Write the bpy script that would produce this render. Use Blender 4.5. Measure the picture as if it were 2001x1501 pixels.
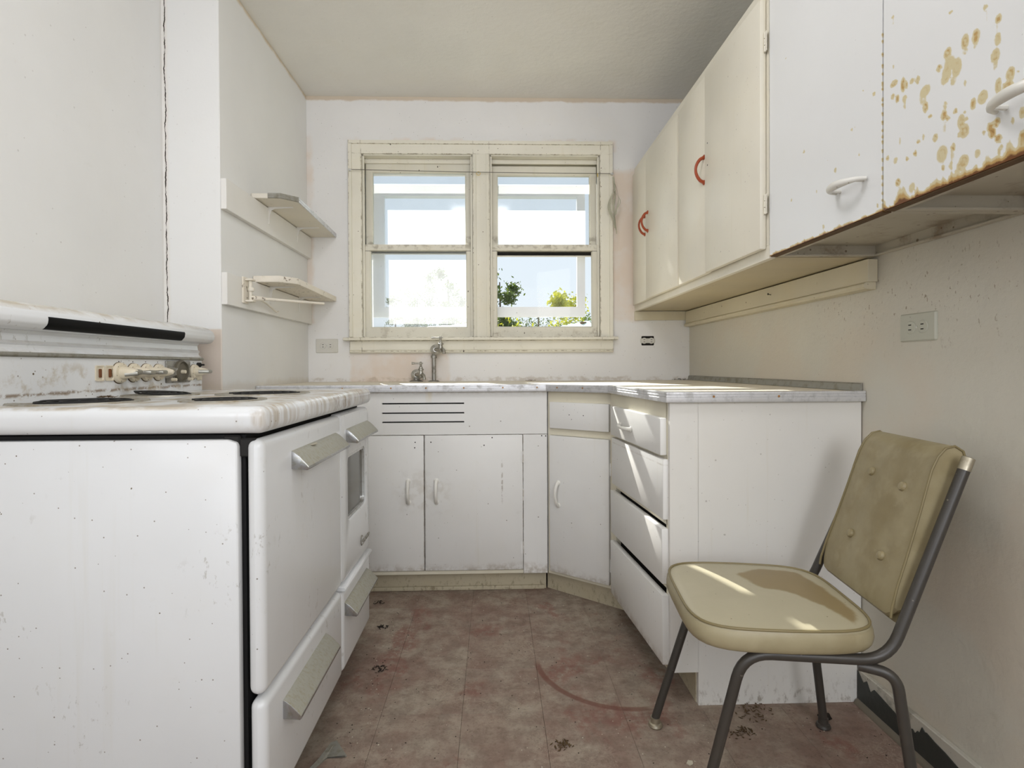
import bpy, bmesh, math, random
from mathutils import Vector, Matrix
from mathutils import noise as mnoise

SC = bpy.context.scene
COL = SC.collection
for o in list(bpy.data.objects):
    bpy.data.objects.remove(o)
RND = random.Random(11)
PI = math.pi

# ------------------------------------------------------------------ camera
EYE = 0.97
F_PX, CX, CY = 1060.0, 996.0, 727.0
YAW, PITCH, ROLL = 30 / 1060.0, 10 / 1060.0, 0.005
fw = Vector((math.sin(YAW) * math.cos(PITCH), math.cos(YAW) * math.cos(PITCH), -math.sin(PITCH)))
rt = Vector((math.cos(YAW), -math.sin(YAW), 0))
up = rt.cross(fw)
r2 = rt * math.cos(ROLL) - up * math.sin(ROLL)
u2 = up * math.cos(ROLL) + rt * math.sin(ROLL)
cam_d = bpy.data.cameras.new('camera')
cam = bpy.data.objects.new('camera', cam_d)
COL.objects.link(cam)
cam.matrix_world = Matrix(((r2.x, u2.x, -fw.x, 0), (r2.y, u2.y, -fw.y, 0), (r2.z, u2.z, -fw.z, EYE), (0, 0, 0, 1)))
cam_d.sensor_width = 36
cam_d.lens = F_PX * 36 / 2001
cam_d.shift_x = (1000.5 - CX) / 2001
cam_d.shift_y = (CY - 750.5) / 2001
cam_d.clip_start = 0.02
SC.camera = cam

# ------------------------------------------------------------------ world, sun, fill lights, exposure
world = bpy.data.worlds.new('sky')
SC.world = world
world.use_nodes = True
wn = world.node_tree
wn.nodes.clear()
w_out = wn.nodes.new('ShaderNodeOutputWorld')
w_bg = wn.nodes.new('ShaderNodeBackground')
w_tc = wn.nodes.new('ShaderNodeTexCoord')
w_sp = wn.nodes.new('ShaderNodeSeparateXYZ')
w_rp = wn.nodes.new('ShaderNodeValToRGB')
wn.links.new(w_tc.outputs['Generated'], w_sp.inputs[0])
wn.links.new(w_sp.outputs[2], w_rp.inputs[0])
w_rp.color_ramp.elements[0].position = 0.0
w_rp.color_ramp.elements[0].color = (0.86, 0.93, 0.97, 1)
w_rp.color_ramp.elements[1].position = 0.75
w_rp.color_ramp.elements[1].color = (0.62, 0.80, 1.0, 1)
wn.links.new(w_rp.outputs[0], w_bg.inputs[0])
w_bg.inputs[1].default_value = 0.80
wn.links.new(w_bg.outputs[0], w_out.inputs[0])

SUN_DIR = Vector((0.302, -1.0, -0.775))
sun_d = bpy.data.lights.new('sun', 'SUN')
sun = bpy.data.objects.new('sun', sun_d)
COL.objects.link(sun)
sun.rotation_euler = SUN_DIR.to_track_quat('-Z', 'Y').to_euler()
sun.location = (-2, 9, 6)
sun_d.energy = 10.5
sun_d.angle = math.radians(0.53)
sun_d.color = (1.0, 0.97, 0.90)


def area_light(name, loc, target, sx, sy, energy, color):
    d = bpy.data.lights.new(name, 'AREA')
    o = bpy.data.objects.new(name, d)
    COL.objects.link(o)
    d.shape = 'RECTANGLE'
    d.size, d.size_y = sx, sy
    d.energy = energy
    d.color = color
    o.location = loc
    o.rotation_euler = (Vector(target) - Vector(loc)).to_track_quat('-Z', 'Y').to_euler()
    return o


# added fill light, set in the unseen opening behind the camera
area_light('fill_rear', (0.0, -2.42, 1.45), (0.0, 1.0, 1.75), 1.8, 1.5, 16, (0.945, 0.95, 1.0))
# added fill lights at both side walls behind the camera, no windows there
area_light('fill_left', (-1.12, -0.55, 1.65), (1.0, 1.7, 1.9), 1.2, 1.0, 10, (0.945, 0.95, 1.0))
area_light('fill_right', (1.0, -0.55, 1.65), (-1.1, 1.8, 1.5), 1.2, 1.0, 25, (0.945, 0.95, 1.0))
# added fill light under the ceiling just ahead of the camera, no fixture
area_light('fill_ceiling', (-0.12, 0.95, 2.32), (-0.12, 1.6, 1.4), 0.5, 0.5, 7.5, (0.95, 0.955, 1.0))

SC.view_settings.view_transform = 'Standard'
SC.view_settings.look = 'None'
SC.view_settings.gamma = 1.0
SC.view_settings.use_curve_mapping = False
SC.view_settings.exposure = 0.32
try:
    SC.cycles.use_denoising = True
    SC.cycles.max_bounces = 10
    SC.cycles.diffuse_bounces = 6
    SC.cycles.transparent_max_bounces = 16
    SC.cycles.sample_clamp_indirect = 6
except Exception:
    pass


# ------------------------------------------------------------------ materials
def S(c):
    """sRGB 0-255 to linear"""
    return tuple(((v / 255) / 12.92 if v / 255 <= 0.04045 else (((v / 255) + 0.055) / 1.055) ** 2.4) for v in c)


class G:
    def __init__(self, name, rough=0.5, spec=0.5, metal=0.0):
        self.m = bpy.data.materials.new(name)
        self.m.use_nodes = True
        self.nt = self.m.node_tree
        self.nt.nodes.clear()
        self.out = self.nt.nodes.new('ShaderNodeOutputMaterial')
        self.b = self.nt.nodes.new('ShaderNodeBsdfPrincipled')
        self.nt.links.new(self.b.outputs[0], self.out.inputs[0])
        self.b.inputs['Roughness'].default_value = rough
        self.b.inputs['Specular IOR Level'].default_value = spec
        self.b.inputs['Metallic'].default_value = metal
        self._pos = None

    def put(self, sock, v):
        if isinstance(v, bpy.types.NodeSocket):
            self.nt.links.new(v, sock)
        elif isinstance(v, (tuple, list)):
            v = tuple(v)
            if sock.type == 'RGBA' and len(v) == 3:
                v = v + (1,)
            sock.default_value = v
        else:
            sock.default_value = v

    def pos(self):
        if self._pos is None:
            g = self.nt.nodes.new('ShaderNodeNewGeometry')
            s = self.nt.nodes.new('ShaderNodeSeparateXYZ')
            self.nt.links.new(g.outputs['Position'], s.inputs[0])
            self._pos = (g.outputs['Position'], s.outputs[0], s.outputs[1], s.outputs[2], g.outputs['Normal'])
        return self._pos

    def nrm(self):
        s = self.nt.nodes.new('ShaderNodeSeparateXYZ')
        self.nt.links.new(self.pos()[4], s.inputs[0])
        return s.outputs

    def mt(self, op, a, b=0.0, c=0.0):
        n = self.nt.nodes.new('ShaderNodeMath')
        n.operation = op
        self.put(n.inputs[0], a)
        self.put(n.inputs[1], b)
        self.put(n.inputs[2], c)
        return n.outputs[0]

    def add(self, a, b): return self.mt('ADD', a, b)
    def sub(self, a, b): return self.mt('SUBTRACT', a, b)
    def mul(self, a, b): return self.mt('MULTIPLY', a, b)
    def mx(self, a, b): return self.mt('MAXIMUM', a, b)
    def mn(self, a, b): return self.mt('MINIMUM', a, b)

    def sm(self, v, lo, hi):
        n = self.nt.nodes.new('ShaderNodeMapRange')
        n.interpolation_type = 'SMOOTHSTEP'
        self.put(n.inputs[0], v)
        n.inputs[1].default_value = lo
        n.inputs[2].default_value = hi
        return n.outputs[0]

    def vec(self, scale=(1, 1, 1), off=(0, 0, 0)):
        n = self.nt.nodes.new('ShaderNodeMapping')
        self.nt.links.new(self.pos()[0], n.inputs[0])
        n.inputs['Scale'].default_value = scale
        n.inputs['Location'].default_value = off
        return n.outputs[0]

    def noise(self, scale, detail=3, rough=0.55, vec=None, dist=0.0):
        n = self.nt.nodes.new('ShaderNodeTexNoise')
        self.put(n.inputs['Vector'], vec if vec is not None else self.pos()[0])
        n.inputs['Scale'].default_value = scale
        n.inputs['Detail'].default_value = detail
        n.inputs['Roughness'].default_value = rough
        n.inputs['Distortion'].default_value = dist
        return n.outputs[0]

    def voro(self, scale, vec=None, feature='F1'):
        n = self.nt.nodes.new('ShaderNodeTexVoronoi')
        n.feature = feature
        self.put(n.inputs['Vector'], vec if vec is not None else self.pos()[0])
        n.inputs['Scale'].default_value = scale
        return n

    def speck(self, scale, size, density, vec=None):
        v = self.voro(scale, vec)
        s = self.nt.nodes.new('ShaderNodeSeparateColor')
        self.nt.links.new(v.outputs['Color'], s.inputs[0])
        pick = self.mt('GREATER_THAN', s.outputs[0], 1 - density)
        rad = self.mul(s.outputs[1], size)
        d = self.sub(rad, v.outputs['Distance'])
        return self.mul(pick, self.sm(d, 0.0, size * 0.25))

    def mix(self, f, a, b):
        n = self.nt.nodes.new('ShaderNodeMix')
        n.data_type = 'RGBA'
        self.put(n.inputs[0], f)
        self.put(n.inputs[6], a)
        self.put(n.inputs[7], b)
        return n.outputs[2]

    def attr(self, name):
        n = self.nt.nodes.new('ShaderNodeAttribute')
        n.attribute_name = name
        return n.outputs['Fac']

    def box(self, lo, hi, soft=0.03, warp=0.0, wscale=9, axes='xz'):
        """soft-edged rectangle mask in two world axes, edges broken by noise"""
        P = self.pos()
        idx = {'x': 1, 'y': 2, 'z': 3}
        r = None
        w = self.mul(self.sub(self.noise(wscale, 4), 0.5), warp * 2) if warp else None
        for k, ax in enumerate(axes):
            c = P[idx[ax]]
            if w is not None:
                c = self.add(c, w)
            a = self.sm(c, lo[k] - soft, lo[k] + soft)
            b = self.sub(1.0, self.sm(c, hi[k] - soft, hi[k] + soft))
            q = self.mul(a, b)
            r = q if r is None else self.mul(r, q)
        return r

    def line(self, axis, pos, w, warp=0.0):
        c = self.pos()[{'x': 1, 'y': 2, 'z': 3}[axis]]
        if warp:
            c = self.add(c, self.mul(self.sub(self.noise(40, 3), 0.5), warp))
        return self.sub(1.0, self.sm(self.mt('ABSOLUTE', self.sub(c, pos)), 0.0, w))

    def color(self, c): self.put(self.b.inputs['Base Color'], c)
    def rough(self, c): self.put(self.b.inputs['Roughness'], c)

    def bump(self, h, strength=0.2, dist=0.002):
        n = self.nt.nodes.new('ShaderNodeBump')
        n.inputs['Strength'].default_value = strength
        n.inputs['Distance'].default_value = dist
        self.put(n.inputs['Height'], h)
        self.nt.links.new(n.outputs[0], self.b.inputs['Normal'])


DIRT = S((96, 82, 58))
PEACH = S((214, 196, 178))


def paint(name, base, rough=0.45, tone=0.07, speck=0.35, smudge=0.35, streak=0.25, bump=0.12, bscale=70, extra=None, spec=0.35, dirt=DIRT):
    g = G(name, rough, spec)
    c = base
    dk = tuple(v * (1 - tone * 2) for v in base)
    c = g.mix(g.sm(g.noise(2.3, 4), 0.35, 0.7), c, dk)
    yl = (base[0] * 0.95, base[1] * 0.92, base[2] * 0.84)
    c = g.mix(g.mul(g.sm(g.noise(5.0, 5, 0.6), 0.50, 0.75), 0.55 * smudge * 2), c, yl)
    if streak:
        st = g.noise(1.0, 3, 0.6, vec=g.vec((34, 34, 1.6)))
        c = g.mix(g.mul(g.sm(st, 0.60, 0.80), streak), c, (base[0] * 0.78, base[1] * 0.72, base[2] * 0.56))
    c = g.mix(g.mul(g.sm(g.noise(24, 5, 0.65), 0.63, 0.80), smudge), c, (base[0] * 0.62, base[1] * 0.58, base[2] * 0.48))
    if speck:
        c = g.mix(g.mul(g.speck(38, 0.13, 0.16), speck * 1.8), c, dirt)
        c = g.mix(g.mul(g.speck(95, 0.20, 0.10), speck * 1.2), c, dirt)
    if extra:
        c = extra(g, c)
    g.color(c)
    if bump:
        g.bump(g.noise(bscale, 3, 0.6), bump, 0.003)
    return g.m


def wall_back_extra(g, c):
    pk = g.box((-0.76, 0.86), (-0.24, 1.05), 0.012, 0.02, 11)
    pk = g.mx(pk, g.box((0.60, 1.22), (0.79, 2.02), 0.02, 0.03, 9))
    pk = g.mx(pk, g.mul(g.box((-1.0, 1.2), (-0.955, 2.2), 0.012, 0.02, 13), 0.8))
    pk = g.mx(pk, g.mul(g.box((-0.80, 2.12), (0.66, 2.185), 0.012, 0.02, 13), g.sm(g.noise(8, 3), 0.45, 0.6)))
    pk = g.mul(pk, g.add(0.35, g.mul(g.sm(g.noise(6, 4), 0.35, 0.6), 0.5)))
    c = g.mix(pk, c, S((216, 200, 184)))
    ed = g.box((-1.0, 2.385), (1.1, 2.42), 0.006, 0.012, 17)
    c = g.mix(g.mul(ed, 0.7), c, S((190, 170, 140)))
    bt = g.mul(g.box((-1.0, 0.86), (1.1, 0.915), 0.006, 0.022, 21), g.sm(g.noise(15, 5, 0.7), 0.42, 0.62))
    c = g.mix(g.mul(bt, 0.4), c, S((150, 128, 96)))
    return c


def wall_left_extra(g, c):
    P = g.pos()
    # bare patch behind the stove on the face of the chimney corner
    pk = g.mul(g.box((-1.09, 0.5), (-0.9, 1.112), 0.004, 0.004, 15), g.sub(1.0, g.sm(P[2], 1.985, 2.0)))
    pk = g.mul(pk, g.sm(P[2], 1.9, 1.95))
    c = g.mix(pk, c, S((204, 186, 168)))
    c = g.mix(g.mul(pk, g.speck(170, 0.30, 0.35)), c, S((120, 104, 84)))
    # ceiling edge stain
    c = g.mix(g.mul(g.sm(g.add(P[3], g.mul(g.noise(15, 4), 0.03)), 2.396, 2.418), 0.8), c, S((196, 176, 138)))
    # crack up the inner corner
    wob = g.mul(g.sub(g.noise(7, 5, 0.7, vec=g.vec((0, 0, 1))), 0.5), 0.028)
    d = g.mt('ABSOLUTE', g.sub(g.add(P[1], 1.176), wob))
    wd = g.mul(g.sm(g.noise(16, 3, 0.6, vec=g.vec((0, 0, 1), (0, 0, 5))), 0.30, 0.62), 0.0024)
    cr = g.mul(g.mt('LESS_THAN', d, wd), g.sm(P[2], 1.97, 1.985))
    c = g.mix(cr, c, S((44, 35, 26)))
    halo = g.mul(g.mul(g.mul(g.sub(1.0, g.sm(d, 0.002, 0.016)), g.mt('GREATER_THAN', d, wd)), g.sm(P[2], 1.97, 1.985)), 0.22)
    c = g.mix(halo, c, S((206, 190, 166)))
    bt = g.mul(g.sub(1.0, g.sm(g.add(P[3], g.mul(g.noise(18, 4), 0.04)), 0.915, 0.95)), 0.35)
    c = g.mix(bt, c, S((188, 172, 146)))
    return c


def wall_right_extra(g, c):
    pk = g.mul(g.sm(g.noise(3.2, 4), 0.5, 0.66), g.sub(1.0, g.sm(g.pos()[3], 0.9, 1.6)))
    c = g.mix(g.mul(pk, 0.25), c, S((206, 186, 164)))
    fl = g.noise(1.0, 3, 0.6, vec=g.vec((120, 120, 60)))
    near = g.box((1.0, 1.05), (1.75, 1.24), 0.10, 0.05, 8, 'yz')
    c = g.mix(g.mul(near, g.mul(g.sm(fl, 0.63, 0.70), 0.7)), c, S((126, 108, 84)))
    return c


WALL = S((226, 225, 223))
M = {}
M['wall_back'] = paint('plaster_back', WALL, 0.55, 0.03, 0.35, 0.18, 0.0, 0.22, 26, wall_back_extra, 0.3)
M['wall_left'] = paint('plaster_left', S((227, 227, 225)), 0.5, 0.02, 0.12, 0.10, 0.0, 0.25, 22, wall_left_extra, 0.35)
M['wall_right'] = paint('plaster_right', S((202, 198, 185)), 0.5, 0.03, 0.35, 0.22, 0.0, 0.5, 48, wall_right_extra, 0.35)
M['ceiling'] = paint('plaster_ceiling', S((227, 225, 219)), 0.6, 0.03, 0.1, 0.18, 0.0, 0.6, 40, None, 0.25)


def trim_extra(g, c):
    n = g.sm(g.noise(34, 5, 0.7), 0.44, 0.62)
    k = None
    for ax, p, w in (('z', 1.1285, 0.006), ('z', 1.111, 0.003), ('z', 1.056, 0.004), ('z', OZ1_, 0.004), ('z', 2.148, 0.0025), ('x', -0.698, 0.0035), ('x', 0.571, 0.0035), ('x', -0.761, 0.003), ('x', 0.636, 0.003), ('x', -0.1075, 0.002), ('x', -0.0225, 0.002)):
        q = g.line(ax, p, w, 0.003)
        k = q if k is None else g.mx(k, q)
    c = g.mix(g.mul(g.mul(k, n), 0.75), c, S((112, 96, 66)))
    c = g.mix(g.mul(g.speck(26, 0.12, 0.22, g.vec((1, 1, 0.6), (3, 1, 2))), 0.85), c, S((60, 48, 32)))
    c = g.mix(g.mul(g.speck(120, 0.22, 0.12), 0.7), c, S((84, 70, 48)))
    return c


OZ1_ = 2.100
M['trim'] = paint('window_paint', S((224, 220, 205)), 0.5, 0.05, 0.85, 0.38, 0.22, 0.12, 60, trim_extra)


def sash_extra(g, c):
    P = g.pos()
    lo = g.mul(g.sub(1.0, g.sm(g.add(P[3], g.mul(g.sub(g.noise(14, 5, 0.65), 0.5), 0.10)), 1.15, 1.20)), g.sm(g.noise(11, 6, 0.75), 0.50, 0.66))
    cr = g.mx(g.mul(g.sm(P[1], 0.44, 0.56), 1.0), g.mul(g.sm(P[1], -0.24, -0.13), g.sub(1.0, g.sm(P[1], 0.03, 0.12))))
    lo = g.mn(1.0, g.mul(lo, g.add(0.55, cr)))
    c = g.mix(g.mul(lo, 0.7), c, S((136, 120, 94)))
    k = None
    for p, w in ((-0.692, 0.006), (-0.114, 0.005), (-0.016, 0.006), (0.566, 0.006)):
        q = g.line('x', p, w, 0.004)
        k = q if k is None else g.mx(k, q)
    k = g.mx(k, g.mul(g.line('z', 1.594, 0.004, 0.003), 0.8))
    c = g.mix(g.mul(k, 0.8), c, S((58, 50, 36)))
    c = g.mix(g.mul(g.speck(30, 0.13, 0.25, g.vec((1, 1, 0.6), (3, 1, 2))), 0.85), c, S((62, 50, 34)))
    mid = g.mul(g.box((-0.8, 1.61), (0.6, 1.68), 0.01, 0.03, 21), g.sm(g.noise(26, 4), 0.45, 0.6))
    return g.mix(g.mul(mid, 0.5), c, S((120, 106, 82)))


M['sash'] = paint('sash_paint', S((219, 215, 200)), 0.5, 0.06, 0.9, 0.45, 0.3, 0.15, 60, sash_extra)


def base_cab_extra(g, c):
    P = g.pos()
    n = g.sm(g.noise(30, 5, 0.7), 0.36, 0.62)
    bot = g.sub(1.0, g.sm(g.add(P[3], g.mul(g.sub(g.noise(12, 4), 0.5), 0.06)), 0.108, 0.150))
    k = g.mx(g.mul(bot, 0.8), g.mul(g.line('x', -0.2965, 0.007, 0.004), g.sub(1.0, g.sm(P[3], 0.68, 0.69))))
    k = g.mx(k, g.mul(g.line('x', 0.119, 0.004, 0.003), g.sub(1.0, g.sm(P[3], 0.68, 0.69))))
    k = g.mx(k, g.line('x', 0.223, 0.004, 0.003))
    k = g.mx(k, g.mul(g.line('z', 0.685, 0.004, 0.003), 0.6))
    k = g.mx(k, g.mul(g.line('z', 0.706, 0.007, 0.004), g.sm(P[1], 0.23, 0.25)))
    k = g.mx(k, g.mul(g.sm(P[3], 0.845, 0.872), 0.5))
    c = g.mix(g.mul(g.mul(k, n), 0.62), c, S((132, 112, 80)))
    # old runs and finger marks round the pulls
    d = g.mul(g.line('x', 0.030, 0.006, 0.006), g.box((-1, 0.40), (1, 0.56), 0.02, 0.03, 14))
    d = g.mul(d, g.sm(g.noise(50, 4, 0.7), 0.44, 0.56))
    c = g.mix(g.mul(d, 0.6), c, S((124, 108, 82)))
    f = g.mul(g.box((-0.41, 0.36), (-0.20, 0.53), 0.04, 0.06, 12), g.sm(g.noise(26, 4), 0.44, 0.62))
    c = g.mix(g.mul(f, 0.22), c, S((160, 146, 122)))
    y = g.mul(g.line('x', -0.275, 0.018, 0.02), g.sm(P[3], 0.81, 0.85))
    return g.mix(g.mul(y, 0.35), c, S((206, 188, 140)))


M['base_cab'] = paint('base_cabinet_paint', S((222, 221, 217)), 0.38, 0.03, 0.36, 0.18, 0.16, 0.06, 30, base_cab_extra)


def kick_extra(g, c):
    P = g.pos()
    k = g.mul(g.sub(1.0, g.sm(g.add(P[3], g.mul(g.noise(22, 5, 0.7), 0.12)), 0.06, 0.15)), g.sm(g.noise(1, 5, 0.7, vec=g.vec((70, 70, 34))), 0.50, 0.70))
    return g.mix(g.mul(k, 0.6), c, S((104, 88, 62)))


M['kick'] = paint('toe_kick_paint', S((196, 186, 160)), 0.6, 0.06, 0.8, 0.6, 0.2, 0.1, 40, kick_extra)
M['panel'] = paint('end_panel_paint', S((219, 217, 211)), 0.34, 0.02, 0.2, 0.16, 0.3, 0.05, 20, kick_extra)
M['frame_cream'] = paint('face_frame_paint', S((214, 208, 188)), 0.45, 0.04, 0.4, 0.3, 0.15, 0.06, 40)
M['wall_cab'] = paint('wall_cabinet_paint', S((224, 219, 204)), 0.36, 0.05, 0.22, 0.28, 0.22, 0.05, 26)
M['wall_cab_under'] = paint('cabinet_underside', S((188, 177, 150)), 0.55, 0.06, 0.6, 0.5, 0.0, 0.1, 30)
M['ledger'] = paint('ledger_paint', S((206, 198, 174)), 0.5, 0.05, 1.0, 0.6, 0.0, 0.1, 40)


def rust_extra(g, c):
    a = g.attr('rust')
    n = g.noise(60, 5, 0.65)
    v = g.add(a, g.mul(g.sub(n, 0.5), 0.55))
    halo = g.mul(g.sm(v, 0.22, 0.5), g.mt('GREATER_THAN', a, 0.02))
    c = g.mix(g.mul(halo, 0.85), c, S((205, 190, 142)))
    core = g.mul(g.sm(v, 0.62, 0.98), g.mt('GREATER_THAN', a, 0.1))
    c = g.mix(g.mul(core, 0.85), c, S((182, 142, 74)))
    deep = g.sm(v, 1.05, 1.35)
    return g.mix(deep, c, S((104, 62, 26)))


M['metal_cab'] = paint('enamel_cabinet', S((229, 230, 230)), 0.22, 0.015, 0.16, 0.06, 0.0, 0.02, 12, rust_extra, 0.5)


def under_extra(g, c):
    r = g.sm(g.noise(9, 5, 0.7), 0.52, 0.7)
    c = g.mix(g.mul(r, 0.55), c, S((118, 92, 62)))
    return g.mix(g.mul(g.speck(60, 0.3, 0.25), 0.7), c, S((88, 62, 36)))


M['metal_under'] = paint('cabinet_under_metal', S((188, 182, 166)), 0.45, 0.05, 0.6, 0.4, 0.0, 0.05, 20, under_extra)
M['rust_edge'] = paint('rusted_edge', S((104, 82, 58)), 0.8, 0.12, 0.9, 0.6, 0.0, 0.4, 90)


def stove_extra(g, c):
    P = g.pos()
    N = g.nrm()
    # old drips down the front rim of the cooktop
    dr = g.noise(1.0, 4, 0.65, vec=g.vec((30, 55, 4)))
    top = g.mul(g.sm(P[3], 0.842, 0.87), g.sm(P[1], -0.50, -0.45))
    top = g.mul(top, g.sm(g.noise(5, 3), 0.36, 0.62))
    c = g.mix(g.mul(top, g.mul(g.sm(dr, 0.42, 0.70), 0.8)), c, S((158, 138, 104)))
    hv = g.mul(g.mul(g.sm(P[2], 1.30, 1.55), g.sub(1.0, g.sm(P[2], 1.72, 1.86))), g.sm(P[1], -0.49, -0.44))
    hv = g.mul(g.mul(hv, g.sm(P[3], 0.845, 0.86)), g.sm(g.noise(1.0, 5, 0.75, vec=g.vec((26, 38, 9))), 0.46, 0.62))
    c = g.mix(g.mul(hv, 0.8), c, S((128, 104, 68)))
    # greasy film on the flat of the cooktop and the ledge below the knobs
    fl = g.mul(g.sm(N[2], 0.6, 0.9), g.sm(g.noise(9, 5, 0.65), 0.40, 0.62))
    fl = g.mul(fl, g.sm(P[3], 0.88, 0.893))
    c = g.mix(g.mul(fl, 0.75), c, S((168, 152, 122)))
    bk = g.mul(g.box((-1.02, 0.911), (-0.9, 0.918), 0.003, 0.007, 23), g.sm(g.noise(36, 5, 0.7), 0.42, 0.52))
    c = g.mix(g.mul(bk, 0.8), c, S((124, 100, 70)))
    pl = g.mul(g.sub(1.0, g.sm(P[3], 0.96, 1.0)), g.sm(P[3], 0.90, 0.91))
    pl = g.mul(g.mul(pl, g.sub(1.0, g.sm(P[1], -0.98, -0.95))), g.sm(g.noise(14, 5, 0.7), 0.5, 0.66))
    c = g.mix(g.mul(pl, 0.5), c, S((168, 150, 116)))
    tp = g.mul(g.sm(P[3], 1.095, 1.115), 0.35)
    c = g.mix(tp, c, S((206, 198, 174)))
    sc = g.noise(1.0, 4, 0.7, vec=g.vec((60, 60, 30)))
    lm = g.sm(g.noise(4, 3), 0.52, 0.64)
    c = g.mix(g.mul(g.mul(g.sm(sc, 0.60, 0.68), lm), 0.4), c, S((140, 134, 118)))
    return c


M['stove'] = paint('stove_enamel', S((222, 224, 225)), 0.20, 0.02, 0.6, 0.20, 0.14, 0.02, 10, stove_extra, 0.5)
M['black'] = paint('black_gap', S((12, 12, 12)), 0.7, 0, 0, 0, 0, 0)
M['glossblack'] = paint('black_lamp_glass', S((8, 8, 9)), 0.45, 0, 0, 0, 0, 0, spec=0.12)
M['grime'] = paint('knob_grime', S((98, 84, 62)), 0.8, 0.1, 0, 0.5, 0, 0.2)
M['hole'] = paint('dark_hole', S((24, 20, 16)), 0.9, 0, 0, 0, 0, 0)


def metal(name, col, rough, dirt=0.4, dcol=(0.20, 0.17, 0.10), metal_v=0.85):
    g = G(name, rough, 0.5, metal_v)
    n = g.sm(g.noise(30, 5, 0.7), 0.45, 0.7)
    g.color(g.mix(g.mul(n, dirt), col, dcol))
    g.rough(g.add(g.mul(n, 0.3), rough))
    g.bump(g.noise(160, 2), 0.08, 0.001)
    return g.m


def handle_mat():
    g = G('dirty_chrome_handle', 0.35, 0.5, 0.7)
    n = g.sm(g.noise(1.0, 5, 0.7, vec=g.vec((90, 140, 90))), 0.45, 0.68)
    N = g.nrm()
    upm = g.sm(N[2], 0.25, 0.6)
    c = g.mix(g.mul(upm, 0.85), (0.42, 0.42, 0.42), S((158, 156, 142)))
    c = g.mix(g.mul(n, 0.45), c, S((138, 130, 92)))
    g.color(c)
    g.put(g.b.inputs['Metallic'], g.sub(0.85, g.mul(upm, 0.7)))
    g.rough(g.add(0.25, g.mul(upm, 0.3)))
    return g.m


M['handle'] = handle_mat()
M['chrome'] = metal('tarnished_chrome', (0.60, 0.60, 0.58), 0.28, 0.45)
M['nickel'] = metal('worn_nickel', (0.38, 0.37, 0.33), 0.34, 0.55, (0.16, 0.13, 0.08))
M['pipe'] = metal('galvanised_pipe', (0.36, 0.35, 0.32), 0.5, 0.6, (0.10, 0.08, 0.05))
M['alu'] = metal('aluminium_edging', (0.66, 0.66, 0.67), 0.36, 0.35, (0.22, 0.21, 0.18), 0.6)
M['oldalu'] = metal('dull_edging', (0.31, 0.30, 0.26), 0.5, 0.6, (0.2, 0.18, 0.12), 0.5)
M['brass'] = metal('rusty_screw', (0.42, 0.22, 0.08), 0.5, 0.4, (0.2, 0.1, 0.03), 0.5)
M['tube'] = paint('bronze_tube', S((62, 58, 53)), 0.38, 0.1, 0.3, 0.3, 0.1, 0.05, 60, None, 0.5, S((150, 142, 128)))
M['ferrule'] = metal('brass_ferrule', (0.44, 0.40, 0.31), 0.4, 0.3)
M['coil'] = paint('burner_coil', S((34, 33, 32)), 0.6, 0.1, 0.4, 0.3, 0, 0.1, 60, None, 0.3, S((150, 140, 110)))
M['pan'] = metal('drip_pan', (0.36, 0.34, 0.29), 0.45, 0.8, (0.26, 0.21, 0.13), 0.5)
M['redpull'] = paint('orange_pull', S((156, 72, 42)), 0.35, 0.12, 0.5, 0.4, 0, 0.05)
M['whitepull'] = paint('white_pull', S((222, 220, 212)), 0.3, 0.05, 0.5, 0.35, 0, 0.04, 60, None, 0.5)
M['outlet'] = paint('outlet_cover', S((204, 202, 194)), 0.4, 0.05, 0.3, 0.3, 0, 0.05)
M['outlet_grey'] = paint('outlet_cover_grey', S((186, 186, 172)), 0.4, 0.06, 0.3, 0.4, 0.1, 0.05)
M['brown'] = paint('raw_drawer_wood', S((118, 74, 44)), 0.8, 0.12, 1.0, 0.6, 0.3, 0.5, 120)
M['knob'] = paint('cream_knob', S((222, 212, 190)), 0.32, 0.05, 0.6, 0.5, 0, 0.02, 50, None, 0.5)
M['dial'] = paint('grey_dial', S((104, 98, 84)), 0.4, 0.08, 0.5, 0.4, 0, 0.05)
M['shelf_top'] = paint('shelf_paint', S((222, 216, 202)), 0.5, 0.05, 0.6, 0.4, 0.0, 0.1, 50)
M['shelf_back'] = paint('shelf_board_paint', S((227, 225, 220)), 0.48, 0.03, 0.35, 0.2, 0.0, 0.08, 50)


def peel_extra(g, c):
    p = g.sm(g.noise(40, 4, 0.7), 0.60, 0.66)
    return g.mix(g.mul(p, 0.9), c, S((110, 96, 78)))


M['peel'] = paint('peeling_paint', S((228, 221, 207)), 0.55, 0.05, 0.6, 0.4, 0, 0.3, 60, peel_extra)
M['laminate'] = paint('counter_laminate', S((218, 210, 192)), 0.5, 0.05, 1.0, 0.45, 0, 0.05, 40)
M['yellow'] = paint('yellow_ring', S((206, 176, 74)), 0.4, 0, 0, 0, 0, 0)
M['wire'] = metal('curtain_wire', (0.16, 0.15, 0.12), 0.5, 0.3)
M['cloth'] = paint('dried_rag', S((188, 186, 166)), 0.9, 0.2, 1.0, 0.8, 0.5, 0.6, 90)
M['leaf_dead'] = paint('dead_leaf', S((92, 72, 46)), 0.9, 0.2, 0.8, 0.5, 0, 0.3)
M['flake'] = paint('paint_flake_mat', S((196, 188, 168)), 0.7, 0.1, 0.4, 0.4, 0, 0.1)
M['dark_clod'] = paint('dark_clod', S((34, 28, 22)), 0.95, 0.2, 0, 0, 0, 0.6, 120)


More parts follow.
